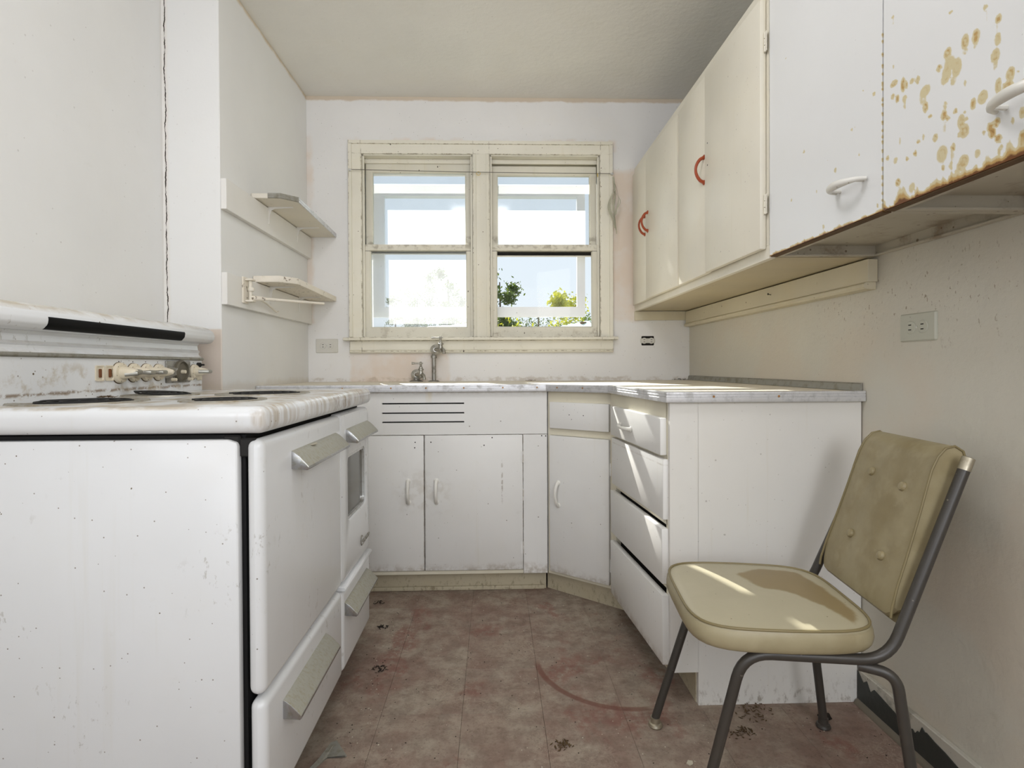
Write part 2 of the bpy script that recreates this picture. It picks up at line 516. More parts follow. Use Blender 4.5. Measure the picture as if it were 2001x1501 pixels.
def vinyl_mat():
    g = G('upholstery_vinyl', 0.42, 0.4)
    base = S((152, 141, 110))
    c = g.mix(g.sm(g.noise(7, 5, 0.6), 0.36, 0.68), base, S((134, 121, 88)))
    c = g.mix(g.mul(g.sm(g.noise(18, 4), 0.5, 0.7), 0.4), c, S((168, 157, 126)))
    st = g.attr('stain')
    v = g.add(st, g.mul(g.sub(g.noise(22, 5, 0.7), 0.5), 0.7))
    pale = g.attr('pale')
    c = g.mix(g.mul(pale, 0.75), c, S((182, 175, 150)))
    c = g.mix(g.mul(g.sm(v, 0.35, 0.75), 0.9), c, S((138, 119, 80)))
    c = g.mix(g.mul(g.speck(70, 0.14, 0.1), 0.7), c, S((86, 70, 44)))
    g.color(c)
    g.bump(g.noise(260, 2), 0.10, 0.001)
    return g.m


M['vinyl'] = vinyl_mat()
M['piping'] = paint('vinyl_piping', S((128, 116, 82)), 0.45, 0.06, 0, 0.2, 0, 0)


def floor_mat(name, seed):
    g = G(name, 0.72, 0.25)
    P = g.pos()
    off = g.vec((1, 1, 1), (seed * 1.7, seed * 0.9, 0))
    dust = g.add(g.mul(g.noise(2.6, 4, 0.6), 0.6), g.mul(g.noise(11, 6, 0.68), 0.62))
    dust = g.add(0.45, g.mul(0.55, g.sm(dust, 0.46, 0.70)))
    red = g.mix(g.noise(30, 4), S((130, 96, 85)), S((108, 80, 71)))
    dcol = g.mix(g.sm(g.noise(16, 6, 0.7), 0.35, 0.65), S((163, 151, 135)), S((134, 121, 108)))
    c = g.mix(dust, red, dcol)
    c = g.mix(g.mul(g.sm(g.noise(3.4, 3, 0.5, vec=off), 0.45, 0.62), 0.35), c, S((128, 102, 90)))
    # swirled scuffs in the dust
    e = g.voro(17, vec=g.vec((1, 1.5, 1)), feature='DISTANCE_TO_EDGE')
    wv = g.noise(22, 5, 0.7, dist=2.5)
    ring = g.mt('ABSOLUTE', g.sub(wv, 0.5))
    lines = g.mul(g.sub(1.0, g.sm(ring, 0.004, 0.022)), g.sm(g.noise(4.2, 3), 0.47, 0.62))
    c = g.mix(g.mul(lines, 0.6), c, S((172, 158, 140)))
    blot = g.sm(g.noise(1.0, 6, 0.72, vec=g.vec((9, 13, 1), (1.7, 5.2, 0))), 0.52, 0.66)
    c = g.mix(g.mul(blot, 0.4), c, S((112, 92, 80)))
    fine = g.sm(g.noise(90, 4, 0.7), 0.52, 0.68)
    c = g.mix(g.mul(fine, 0.35), c, S((92, 76, 64)))
    # worn red footprints
    fp = g.mul(g.sm(g.noise(5.2, 3, 0.5, vec=g.vec((1, 0.7, 1), (3.1, 1.2, 0))), 0.56, 0.64), g.sm(g.noise(34, 4, 0.7), 0.36, 0.56))
    c = g.mix(g.mul(fp, 0.6), c, S((126, 84, 74)))
    # curved drag mark
    dx, dy = g.sub(P[1], 0.40), g.sub(P[2], 1.78)
    d = g.mt('SQRT', g.add(g.mul(dx, dx), g.mul(dy, dy)))
    arc = g.sub(1.0, g.sm(g.mt('ABSOLUTE', g.sub(d, 0.266)), 0.006, 0.013))
    arc = g.mul(arc, g.mul(g.sub(1.0, g.sm(P[1], 0.40, 0.46)), g.sub(1.0, g.sm(P[2], 1.74, 1.79))))
    c = g.mix(g.mul(arc, 0.75), c, S((112, 74, 62)))
    c = g.mix(g.mul(g.speck(60, 0.16, 0.13), 0.9), c, S((40, 30, 22)))
    c = g.mix(g.mul(g.speck(75, 0.12, 0.10, g.vec((1, 1, 1), (7, 3, 0))), 0.9), c, S((208, 196, 176)))
    g.color(c)
    g.bump(g.noise(60, 5, 0.7), 0.25, 0.002)
    return g.m


M['tile'] = [floor_mat('floor_tile_a', 0.0), floor_mat('floor_tile_b', 3.0)]
M['subfloor'] = paint('subfloor', S((58, 46, 38)), 0.9, 0.1, 0, 0.3, 0, 0.1)


def base_extra(g, c):
    return g.mix(g.mul(g.sm(g.noise(14, 5, 0.7), 0.5, 0.6), 0.5), c, S((120, 116, 104)))


M['baseboard'] = paint('baseboard_paint', S((188, 184, 172)), 0.5, 0.05, 0.8, 0.5, 0, 0.1, 40, base_extra)
M['cove'] = paint('torn_cove_strip', S((54, 56, 52)), 0.55, 0.1, 0.5, 0.3, 0, 0.3, 50, None, 0.4, S((150, 146, 134)))
M['shoe'] = paint('shoe_moulding', S((110, 102, 88)), 0.6, 0.1, 0.6, 0.4, 0, 0.1)


def film_glass():
    """pane with an old whitish film: passes some light straight, scatters the sun"""
    g = G('filmed_pane')
    nt = g.nt
    tr = nt.nodes.new('ShaderNodeBsdfTransparent')
    tl = nt.nodes.new('ShaderNodeBsdfTranslucent')
    gl = nt.nodes.new('ShaderNodeBsdfGlossy')
    tr.inputs[0].default_value = (0.97, 0.985, 1.0, 1)
    tl.inputs[0].default_value = (0.70, 0.705, 0.70, 1)
    gl.inputs['Roughness'].default_value = 0.08
    mx = nt.nodes.new('ShaderNodeMixShader')
    n = g.add(0.115, g.mul(g.noise(7, 4), 0.08))
    g.put(mx.inputs[0], n)
    nt.links.new(tr.outputs[0], mx.inputs[1])
    nt.links.new(tl.outputs[0], mx.inputs[2])
    m2 = nt.nodes.new('ShaderNodeMixShader')
    m2.inputs[0].default_value = 0.04
    nt.links.new(mx.outputs[0], m2.inputs[1])
    nt.links.new(gl.outputs[0], m2.inputs[2])
    nt.links.new(m2.outputs[0], g.out.inputs[0])
    return g.m


def clear_glass():
    g = G('clear_pane')
    nt = g.nt
    tr = nt.nodes.new('ShaderNodeBsdfTransparent')
    gl = nt.nodes.new('ShaderNodeBsdfGlossy')
    gl.inputs['Roughness'].default_value = 0.02
    m2 = nt.nodes.new('ShaderNodeMixShader')
    m2.inputs[0].default_value = 0.004
    nt.links.new(tr.outputs[0], m2.inputs[1])
    nt.links.new(gl.outputs[0], m2.inputs[2])
    nt.links.new(m2.outputs[0], g.out.inputs[0])
    return g.m


M['film'] = film_glass()
M['clear'] = clear_glass()


def oven_glass():
    g = G('oven_glass', 0.08, 0.6)
    g.color(S((92, 92, 84)))
    return g.m


M['ovenglass'] = oven_glass()


def leaf_mat(name, a, b):
    g = G(name, 0.55, 0.3)
    g.color(g.mix(g.noise(3.5, 4), a, b))
    nt = g.nt
    tl = nt.nodes.new('ShaderNodeBsdfTranslucent')
    g.put(tl.inputs[0], (b[0] * 1.1, b[1] * 1.1, b[2] * 0.6, 1))
    mx = nt.nodes.new('ShaderNodeMixShader')
    mx.inputs[0].default_value = 0.25
    nt.links.new(g.b.outputs[0], mx.inputs[1])
    nt.links.new(tl.outputs[0], mx.inputs[2])
    nt.links.new(mx.outputs[0], g.out.inputs[0])
    return g.m


M['leaf_dark'] = leaf_mat('leaf_dark', S((38, 58, 24)), S((96, 114, 42)))
M['leaf_light'] = leaf_mat('leaf_light', S((120, 138, 40)), S((190, 188, 70)))
M['leaf_mid'] = leaf_mat('leaf_mid', S((70, 96, 40)), S((130, 150, 70)))
M['bark'] = paint('bark', S((92, 78, 62)), 0.9, 0.1, 0.4, 0.4, 0.3, 0.6, 60)
M['grass'] = paint('dry_grass', S((132, 132, 112)), 0.95, 0.1, 0, 0.6, 0, 0.6, 40)
M['storm'] = paint('storm_frame_paint', S((226, 230, 236)), 0.5, 0.03, 0.3, 0.2, 0.1, 0.1, 40)
M['sheet'] = paint('pale_roof_sheet', S((176, 196, 196)), 0.4, 0.05, 0.3, 0.3, 0.1, 0.1, 40)
M['ext'] = paint('outside_wall', S((214, 208, 196)), 0.7, 0.05, 0.3, 0.3, 0.1, 0.3, 30)


# ------------------------------------------------------------------ mesh helpers
def BM():
    return bmesh.new()


def merge(bm, t):
    me = bpy.data.meshes.new('tmp')
    t.to_mesh(me)
    t.free()
    bm.from_mesh(me)
    bpy.data.meshes.remove(me)


def box(bm, x0, x1, y0, y1, z0, z1, bev=0.0, seg=2):
    t = bmesh.new()
    bmesh.ops.create_cube(t, size=1)
    bmesh.ops.scale(t, vec=(abs(x1 - x0), abs(y1 - y0), abs(z1 - z0)), verts=t.verts)
    bmesh.ops.translate(t, vec=((x0 + x1) / 2, (y0 + y1) / 2, (z0 + z1) / 2), verts=t.verts)
    if bev:
        bmesh.ops.bevel(t, geom=list(t.edges), offset=bev, segments=seg, profile=0.5, affect='EDGES', clamp_overlap=True)
    merge(bm, t)
    return bm


def prism(bm, poly, axis, a0, a1, bev=0.0, seg=2):
    """extrude a 2-D polygon along an axis. 'x': (y,z)  'y': (x,z)  'z': (x,y)"""
    t = bmesh.new()

    def P(p, a):
        return {'x': (a, p[0], p[1]), 'y': (p[0], a, p[1]), 'z': (p[0], p[1], a)}[axis]
    v0 = [t.verts.new(P(p, a0)) for p in poly]
    v1 = [t.verts.new(P(p, a1)) for p in poly]
    n = len(poly)
    t.faces.new(v0)
    t.faces.new(v1[::-1])
    for i in range(n):
        t.faces.new((v0[i], v1[i], v1[(i + 1) % n], v0[(i + 1) % n]))
    bmesh.ops.recalc_face_normals(t, faces=t.faces)
    if bev:
        bmesh.ops.bevel(t, geom=list(t.edges), offset=bev, segments=seg, profile=0.5, affect='EDGES', clamp_overlap=True)
    merge(bm, t)
    return bm


def tube(bm, pts, r, seg=10, closed=False, squash=None):
    pts = [Vector(p) for p in pts]
    n = len(pts)
    rs = r if isinstance(r, (list, tuple)) else [r] * n
    rings = []
    ref = None
    for i, p in enumerate(pts):
        if closed:
            d = (pts[(i + 1) % n] - pts[i - 1]).normalized()
        else:
            d = (pts[min(i + 1, n - 1)] - pts[max(i - 1, 0)]).normalized()
        if ref is None:
            ref = Vector((0, 0, 1)) if abs(d.z) < 0.9 else Vector((1, 0, 0))
        a = (ref - d * ref.dot(d))
        if a.length < 1e-6:
            a = d.orthogonal()
        a.normalize()
        b = d.cross(a)
        ref = a
        ring = []
        for k in range(seg):
            t = 2 * PI * k / seg
            ca, sa = math.cos(t), math.sin(t)
            if squash:
                ca *= squash
            ring.append(bm.verts.new(p + a * (ca * rs[i]) + b * (sa * rs[i])))
        rings.append(ring)
    m = n if closed else n - 1
    for i in range(m):
        A, B = rings[i], rings[(i + 1) % n]
        for k in range(seg):
            bm.faces.new((A[k], A[(k + 1) % seg], B[(k + 1) % seg], B[k]))
    if not closed:
        bm.faces.new(rings[0][::-1])
        bm.faces.new(rings[-1])
    return bm


def lathe(bm, prof, center, axis=(0, 0, 1), seg=24):
    """prof: list of (radius, height) along the axis"""
    q = Vector((0, 0, 1)).rotation_difference(Vector(axis).normalized()).to_matrix()
    c = Vector(center)
    rings = []
    for r, h in prof:
        if r < 1e-6:
            rings.append([bm.verts.new(c + q @ Vector((0, 0, h)))])
        else:
            rings.append([bm.verts.new(c + q @ Vector((r * math.cos(2 * PI * k / seg), r * math.sin(2 * PI * k / seg), h))) for k in range(seg)])
    for A, B in zip(rings, rings[1:]):
        for k in range(seg):
            k2 = (k + 1) % seg
            if len(A) == 1 and len(B) > 1:
                bm.faces.new((A[0], B[k], B[k2]))
            elif len(B) == 1 and len(A) > 1:
                bm.faces.new((A[k], B[0], A[k2]))
            elif len(A) > 1:
                bm.faces.new((A[k], B[k], B[k2], A[k2]))
    for Rg, flip in ((rings[0], True), (rings[-1], False)):
        if len(Rg) > 1:
            bm.faces.new(Rg[::-1] if flip else Rg)
    return bm


def rrect(cx, cy, w, h, r, n=5):
    out = []
    for (sx, sy, a0) in ((1, 1, 0), (-1, 1, 90), (-1, -1, 180), (1, -1, 270)):
        for k in range(n + 1):
            a = math.radians(a0 + 90 * k / n)
            out.append((cx + sx * (w / 2 - r) + r * math.cos(a), cy + sy * (h / 2 - r) + r * math.sin(a)))
    return out


def loops(bm, rings, close_first=False, close_last=False):
    vs = [[bm.verts.new(p) for p in ring] for ring in rings]
    n = len(vs[0])
    for A, B in zip(vs, vs[1:]):
        for k in range(n):
            bm.faces.new((A[k], A[(k + 1) % n], B[(k + 1) % n], B[k]))
    if close_first:
        bm.faces.new(vs[0][::-1])
    if close_last:
        bm.faces.new(vs[-1])
    return bm


def spin(bm, pivot, ang, axis=(0, 0, 1)):
    bm.transform(Matrix.Translation(pivot) @ Matrix.Rotation(ang, 4, Vector(axis)) @ Matrix.Translation(-Vector(pivot)))
    return bm


WM = {}


def finish(name, bm, mat, smooth=True):
    bmesh.ops.recalc_face_normals(bm, faces=bm.faces)
    me = bpy.data.meshes.new(name)
    bm.to_mesh(me)
    bm.free()
    if isinstance(mat, (list, tuple)):
        for m in mat:
            me.materials.append(m)
    else:
        me.materials.append(mat)
    if smooth:
        me.shade_smooth()
        me.set_sharp_from_angle(angle=math.radians(35))
    o = bpy.data.objects.new(name, me)
    COL.objects.link(o)
    return o


def part(name, bm, mat, parent, label=None, smooth=True):
    bm.transform(WM[parent.name].inverted())
    o = finish(name, bm, mat, smooth)
    o.parent = parent
    WM[o.name] = WM[parent.name]
    if label:
        o['label'] = label
    return o


def thing(name, label, cat, loc, group=None, rot=0.0):
    o = bpy.data.objects.new(name, None)
    COL.objects.link(o)
    o.empty_display_size = 0.05
    o.location = loc
    o.rotation_euler = (0, 0, rot)
    WM[o.name] = Matrix.Translation(loc) @ Matrix.Rotation(rot, 4, 'Z')
    o['label'] = label
    o['category'] = cat
    if group:
        o['group'] = group
    return o


def solo(name, bm, mat, label, cat, group=None, smooth=True):
    xs = [v.co for v in bm.verts]
    c = Vector(((min(v.x for v in xs) + max(v.x for v in xs)) / 2, (min(v.y for v in xs) + max(v.y for v in xs)) / 2, min(v.z for v in xs)))
    bm.transform(Matrix.Translation(-c))
    o = finish(name, bm, mat, smooth)
    o.location = c
    WM[o.name] = Matrix.Translation(c)
    o['label'] = label
    o['category'] = cat
    if group:
        o['group'] = group
    return o


def struct(name, bm, mat, parent=None, smooth=True):
    if parent is not None:
        return part(name, bm, mat, parent, None, smooth)
    o = finish(name, bm, mat, smooth)
    WM[o.name] = Matrix.Identity(4)
    o['kind'] = 'structure'
    return o


# ------------------------------------------------------------------ the room
BACK, RIGHT, LEFT, NEARLEFT, STEP, CEIL, FRONT = 2.905, 1.055, -0.985, -1.185, 1.99, 2.405, -2.5
OX0, OX1, OZ0, OZ1 = -0.697, 0.570, 1.128, 2.100      # window opening
WT = 0.16

b = BM()
box(b, NEARLEFT - 0.2, RIGHT + 0.2, FRONT - 0.2, BACK + WT, -0.12, -0.004)
floor = struct('floor', b, M['subfloor'])
# nine inch vinyl tiles, laid one by one
TS = 0.226
tile_meshes = []
for k in range(2):
    t = BM()
    box(t, -TS / 2 + 0.0003, TS / 2 - 0.0003, -TS / 2 + 0.0003, TS / 2 - 0.0003, -0.003, 0.0, 0.0004, 1)
    o = finish('tile', t, M['tile'][k])
    tile_meshes.append(o.data)
    bpy.data.objects.remove(o)
ix0 = math.ceil((NEARLEFT + 0.095) / TS - 0.001) - 1
for i in range(ix0, 6):
    for j in range(-20, 5):
        x = -0.095 + (i + 0.5) * TS
        y = 1.965 + (j + 0.5) * TS
        if x - TS / 2 > RIGHT or y - TS / 2 > BACK or y + TS / 2 < FRONT or x + TS / 2 < NEARLEFT:
            continue
        o = bpy.data.objects.new('tile', tile_meshes[(i + j) % 2])
        COL.objects.link(o)
        o.parent = floor
        o.location = (x, y, RND.uniform(-0.0006, 0.0002))

b = BM()
box(b, NEARLEFT - 0.2, RIGHT + 0.2, FRONT - 0.2, BACK + WT, CEIL, CEIL + 0.12)
struct('ceiling', b, M['ceiling'])

b = BM()
box(b, NEARLEFT - 0.2, OX0, BACK, BACK + WT, -0.12, CEIL)
box(b, OX1, RIGHT + 0.2, BACK, BACK + WT, -0.12, CEIL)
box(b, OX0, OX1, BACK, BACK + WT, -0.12, OZ0 - 0.012)
box(b, OX0, OX1, BACK, BACK + WT, OZ1, CEIL)
struct('wall_back', b, M['wall_back'])

b = BM()
prism(b, [(NEARLEFT, FRONT), (NEARLEFT, STEP), (LEFT, STEP), (LEFT, BACK), (LEFT - 0.4, BACK), (LEFT - 0.4, FRONT)], 'z', -0.12, CEIL, 0.003, 1)
struct('wall_left', b, M['wall_left'])

b = BM()
box(b, RIGHT, RIGHT + 0.16, FRONT, BACK, -0.12, CEIL)
struct('wall_right', b, M['wall_right'])

b = BM()
box(b, NEARLEFT - 0.2, -0.90, FRONT - 0.15, FRONT, -0.12, CEIL)
box(b, 0.95, RIGHT + 0.2, FRONT - 0.15, FRONT, -0.12, CEIL)
box(b, -0.90, 0.95, FRONT - 0.15, FRONT, 2.20, CEIL)
box(b, -0.90, 0.95, FRONT - 0.15, FRONT, -0.12, 0.0)
struct('wall_front', b, M['wall_back'])

# baseboard on the right wall with the torn remains of a dark cove strip
b = BM()
box(b, 1.041, RIGHT, -2.4, 1.523, 0.0, 0.096, 0.002, 1)
bb = struct('baseboard_right', b, M['baseboard'])
prof = [(1.523, 0.094), (1.50, 0.070), (1.485, 0.082), (1.47, 0.060), (1.455, 0.076), (1.43, 0.072), (1.40, 0.066), (1.36, 0.060), (1.33, 0.055),
        (1.318, 0.060), (1.31, 0.054), (1.302, 0.066), (1.296, 0.064), (1.288, 0.084), (1.280, 0.078), (1.274, 0.080), (1.25, 0.074), (1.22, 0.070), (1.18, 0.060), (1.13, 0.052), (1.05, 0.050), (0.9, 0.047), (0.6, 0.05)]
pts = [(1.523, 0.008)] + prof + [(0.6, 0.008)]
b = BM()
prism(b, pts, 'x', 1.0385, 1.0412)
part('cove_strip', b, M['cove'], bb)
b = BM()
prism(b, [(1.041, 0.0), (1.041, 0.014), (1.034, 0.012), (1.028, 0.006), (1.026, 0.0)], 'y', -2.4, 1.52)
part('shoe_moulding', b, M['shoe'], bb)

# ------------------------------------------------------------------ window: casing
b = BM()
# head casing with backband
def casing_profile(w, t=0.020):
    return [(0, 0), (0, -t * 0.6), (w * 0.12, -t * 0.8), (w * 0.62, -t * 0.95), (w * 0.72, -t), (w * 0.74, -t * 1.35), (w, -t * 1.35), (w, 0)]


def mitre_loop():
    """picture-frame head and legs of the casing, mitred at the upper corners"""
    out = []
    for w, d in casing_profile(0.065):
        out.append([(OX0 - w, BACK + d, OZ0), (OX0 - w, BACK + d, OZ1 + w), (OX1 + w, BACK + d, OZ1 + w), (OX1 + w, BACK + d, OZ0)])
    return out


ml = mitre_loop()
segs = {'side_casing': [(0, 1), (2, 3)], 'head_casing': [(1, 2)]}
tr = thing('trim_1', 'cream painted window casing with mitred corners', 'trim', (-0.06, BACK, OZ0))
del tr['label']
del tr['category']
tr['kind'] = 'structure'
for nm, pr in segs.items():
    for a_, c_ in pr:
        b = BM()
        A = [b.verts.new(row[a_]) for row in ml]
        C = [b.verts.new(row[c_]) for row in ml]
        n = len(A)
        for i in range(n):
            b.faces.new((A[i], A[(i + 1) % n], C[(i + 1) % n], C[i]))
        b.faces.new(A)
        b.faces.new(C[::-1])
        part(nm, b, M['trim'], tr)
b = BM()
prism(b, [(-0.110, BACK + 0.02), (-0.110, BACK - 0.014), (-0.104, BACK - 0.018), (-0.094, BACK - 0.020), (-0.090, BACK - 0.016), (-0.042, BACK - 0.016), (-0.036, BACK - 0.020), (-0.026, BACK - 0.018), (-0.020, BACK - 0.014), (-0.020, BACK + 0.02)], 'z', OZ0, OZ1)
part('mullion', b, M['trim'], tr)
b = BM()
box(b, -0.79, 0.658, BACK - 0.052, BACK + 0.02, 1.112, 1.128, 0.004, 2)
part('stool', b, M['trim'], tr)
b = BM()
prism(b, [(BACK, 1.112), (BACK - 0.018, 1.112), (BACK - 0.019, 1.066), (BACK - 0.022, 1.062), (BACK - 0.018, 1.058), (BACK - 0.023, 1.052), (BACK - 0.018, 1.046), (BACK, 1.046)], 'x', -0.762, 0.637)
part('apron', b, M['trim'], tr)

# ------------------------------------------------------------------ window: jambs and sashes
def sash(parent, name, x0, x1, z0, z1, y0, y1, st, top, bot, glass, mat):
    """four rails of one sash in one mesh with a bevelled glazing edge, pane as sub-part"""
    t = BM()
    bv = 0.006
    rings = []
    def R(x0, x1, z0, z1, y):
        return [(x0, y, z0), (x1, y, z0), (x1, y, z1), (x0, y, z1)]
    gx0, gx1, gz0, gz1 = x0 + st, x1 - st, z0 + bot, z1 - top
    rings.append(R(x0, x1, z0, z1, y1))
    rings.append(R(x0, x1, z0, z1, y0))
    rings.append(R(gx0 - bv, gx1 + bv, gz0 - bv, gz1 + bv, y0))
    rings.append(R(gx0, gx1, gz0, gz1, y0 + 0.008))
    rings.append(R(gx0, gx1, gz0, gz1, y1))
    rings.append(R(x0, x1, z0, z1, y1))
    loops(t, rings)
    bmesh.ops.remove_doubles(t, verts=t.verts, dist=1e-5)
    s = part(name, t, mat, parent)
    ym = (y0 + y1) / 2
    p = BM()
    box(p, gx0 - 0.003, gx1 + 0.003, ym - 0.0012, ym + 0.0012, gz0 - 0.003, gz1 + 0.003)
    part('pane', p, glass, s, 'clear pane' if glass is M['clear'] else None, False)
    return s


def window_unit(name, x0, x1, drop, clear):
    w = thing(name, name, 'window', ((x0 + x1) / 2, BACK + 0.03, OZ0))
    del w['label']
    del w['category']
    w['kind'] = 'structure'
    t = BM()
    # side jambs, head and sloping sill lining the wall thickness
    box(t, x0 - 0.006, x0 + 0.002, BACK - 0.002, BACK + WT, OZ0 - 0.01, OZ1)
    box(t, x1 - 0.002, x1 + 0.006, BACK - 0.002, BACK + WT, OZ0 - 0.01, OZ1)
    box(t, x0, x1, BACK - 0.002, BACK + WT, OZ1 - 0.006, OZ1 + 0.002)
    prism(t, [(BACK - 0.001, OZ0 - 0.012), (BACK - 0.001, OZ0 + 0.006), (BACK + WT + 0.03, OZ0 - 0.010), (BACK + WT + 0.03, OZ0 - 0.03)], 'x', x0, x1)
    part('jamb', t, M['sash'], w)
    t = BM()
    # inside stops and head stop, parting bead
    box(t, x0 + 0.002, x0 + 0.012, BACK + 0.002, BACK + 0.016, OZ0, OZ1 - 0.006, 0.002, 1)
    box(t, x1 - 0.012, x1 - 0.002, BACK + 0.002, BACK + 0.016, OZ0, OZ1 - 0.006, 0.002, 1)
    box(t, x0 + 0.002, x1 - 0.002, BACK + 0.044, BACK + 0.054, OZ1 - 0.030, OZ1 - 0.006, 0.002, 1)
    part('stop', t, M['trim'], w)
    # outer blind stop / drip head
    t = BM()
    box(t, x0, x1, BACK + 0.115, BACK + WT + 0.012, 2.044, OZ1, 0.003, 1)
    part('blind_stop', t, M['ext'], w)
    # upper sash sits outside, lower sash inside
    sash(w, 'upper_sash', x0 + 0.008, x1 - 0.008, 1.588, 2.072 - drop, BACK + 0.056, BACK + 0.086, 0.036, 0.048, 0.040, M['film'], M['sash'])
    sash(w, 'lower_sash', x0 + 0.003, x1 - 0.003, 1.134, 1.628, BACK + 0.020, BACK + 0.050, 0.036, 0.034, 0.054, M['clear'] if clear else M['film'], M['sash'])
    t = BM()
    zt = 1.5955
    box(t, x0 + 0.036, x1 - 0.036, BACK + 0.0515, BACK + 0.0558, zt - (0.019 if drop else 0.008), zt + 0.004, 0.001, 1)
    part('gap_shade_strip', t, M['hole'], w)  # dark strip stands in for the shade and dirt under the meeting rail
    t = BM()
    box(t, x0 + 0.036, x1 - 0.036, BACK + 0.0518, BACK + 0.0562, zt - (0.0265 if drop else 0.0145), zt - (0.019 if drop else 0.008), 0.001, 1)
    part('rail_lip', t, M['sash'], w)
    return w


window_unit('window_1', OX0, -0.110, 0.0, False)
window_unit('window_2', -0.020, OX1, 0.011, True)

# ------------------------------------------------------------------ near ends of daylight: outside things
b = BM()
box(b, -30, 30, BACK + WT + 0.05, 60, -0.9, -0.6)
struct('ground', b, M['grass'])

sf = thing('storm_frame', 'white painted storm window frame hanging outside behind both windows', 'window frame', (-0.08, 3.09, 1.254))
b = BM()
FX0, FX1, FZ0, FZ1, FY0, FY1 = -0.690, 0.519, 1.254, 1.996, 3.078, 3.110
def RR(x0, x1, z0, z1, y):
    return [(x0, y, z0), (x1, y, z0), (x1, y, z1), (x0, y, z1)]
loops(b, [RR(FX0, FX1, FZ0, FZ1, FY1), RR(FX0, FX1, FZ0, FZ1, FY0), RR(-0.616, 0.474, 1.310, 1.936, FY0), RR(-0.616, 0.474, 1.310, 1.930, FY1), RR(FX0, FX1, FZ0, FZ1, FY1)])
bmesh.ops.remove_doubles(b, verts=b.verts, dist=1e-5)
part('rail', b, M['storm'], sf)
for x in (-0.098, -0.056):
    b = BM()
    box(b, x - 0.012, x + 0.012, 3.072, 3.079, 1.97, 2.14, 0.001, 1)
    part('hanger', b, M['alu'], sf)

lt = thing('lean_to', 'low lean-to roof of pale sheets just outside the window', 'roof', (0, 3.9, -0.6))
for (xa, xb, za, zb) in ((-0.78, -0.12, 1.222, 1.275), (0.30, 0.665, 1.216, 1.290)):
    b = BM()
    n = 14
    rows = []
    for j in range(2):
        y = 3.78 if j else 3.42
        dz = 0.0 if j else -0.11
        rows.append([(xa + (xb - xa) * i / n, y, za + (zb - za) * i / n + dz + (0.006 if i % 2 else 0)) for i in range(n + 1)])
    vt = [[b.verts.new(p) for p in r] for r in rows]
    vb = [[b.verts.new((p[0], p[1], p[2] - 0.006)) for p in r] for r in rows]
    for i in range(n):
        b.faces.new((vt[0][i], vt[0][i + 1], vt[1][i + 1], vt[1][i]))
        b.faces.new((vb[0][i], vb[1][i], vb[1][i + 1], vb[0][i + 1]))
        b.faces.new((vt[0][i], vb[0][i], vb[0][i + 1], vt[0][i + 1]))
        b.faces.new((vt[1][i], vt[1][i + 1], vb[1][i + 1], vb[1][i]))
    for i in (0, n):
        b.faces.new((vt[0][i], vt[1][i], vb[1][i], vb[0][i]))
    part('roof_sheet', b, M['sheet'], lt)
    for (x, z) in ((xa + 0.05, za), (xb - 0.05, zb)):
        b = BM()
        box(b, x - 0.02, x + 0.02, 3.72, 3.76, -0.6, z - 0.012)
        part('post', b, M['bark'], lt)


def make_tree(name, label, x, y, h, w, mat, n, zc0, seed, trunk=0.05, group=None):
    R = random.Random(seed)
    t = thing(name, label, 'tree', (x, y, -0.6), group)
    bm = BM()
    tube(bm, [(x, y, -0.6), (x + 0.03 * w, y, -0.6 + 0.5 * h), (x - 0.02 * w, y, -0.6 + 0.95 * h)], [trunk, trunk * 0.7, trunk * 0.2], 7)
    tips = []
    for k in range(9):
        z0 = -0.6 + h * R.uniform(0.2, 0.7)
        a = R.uniform(0, 2 * PI)
        l = w * R.uniform(0.3, 0.55)
        p1 = (x + math.cos(a) * l * 0.5, y + math.sin(a) * l * 0.5, z0 + l * 0.5)
        p2 = (x + math.cos(a) * l, y + math.sin(a) * l, z0 + l * R.uniform(0.6, 1.2))
        tube(bm, [(x, y, z0), p1, p2], [trunk * 0.4, trunk * 0.25, trunk * 0.08], 5)
        tips.append(p2)
    part('trunk', bm, M['bark'], t)
    bm = BM()
    clumps = [(x + R.uniform(-w, w) * 0.5, y + R.uniform(-w, w) * 0.5, -0.6 + h * R.uniform(zc0, 1.0), w * R.uniform(0.10, 0.24)) for k in range(26)]
    for tp in tips:
        clumps.append((tp[0], tp[1], tp[2], w * 0.2))
    for k in range(n):
        cx, cy, cz, cr = clumps[R.randrange(len(clumps))]
        d = Vector((R.gauss(0, 1), R.gauss(0, 1), R.gauss(0, 1))) * cr * 0.5
        c = Vector((cx, cy, cz)) + d
        s = R.uniform(0.014, 0.034)
        u = Vector((R.uniform(-1, 1), R.uniform(-1, 1), R.uniform(-1, 1))).normalized()
        v = u.orthogonal().normalized()
        q = [bm.verts.new(c + u * s), bm.verts.new(c + v * s * 0.5), bm.verts.new(c - u * s), bm.verts.new(c - v * s * 0.5)]
        bm.faces.new(q)
    f = part('foliage', bm, mat, t, smooth=False)
    f['kind'] = 'stuff'
    return t


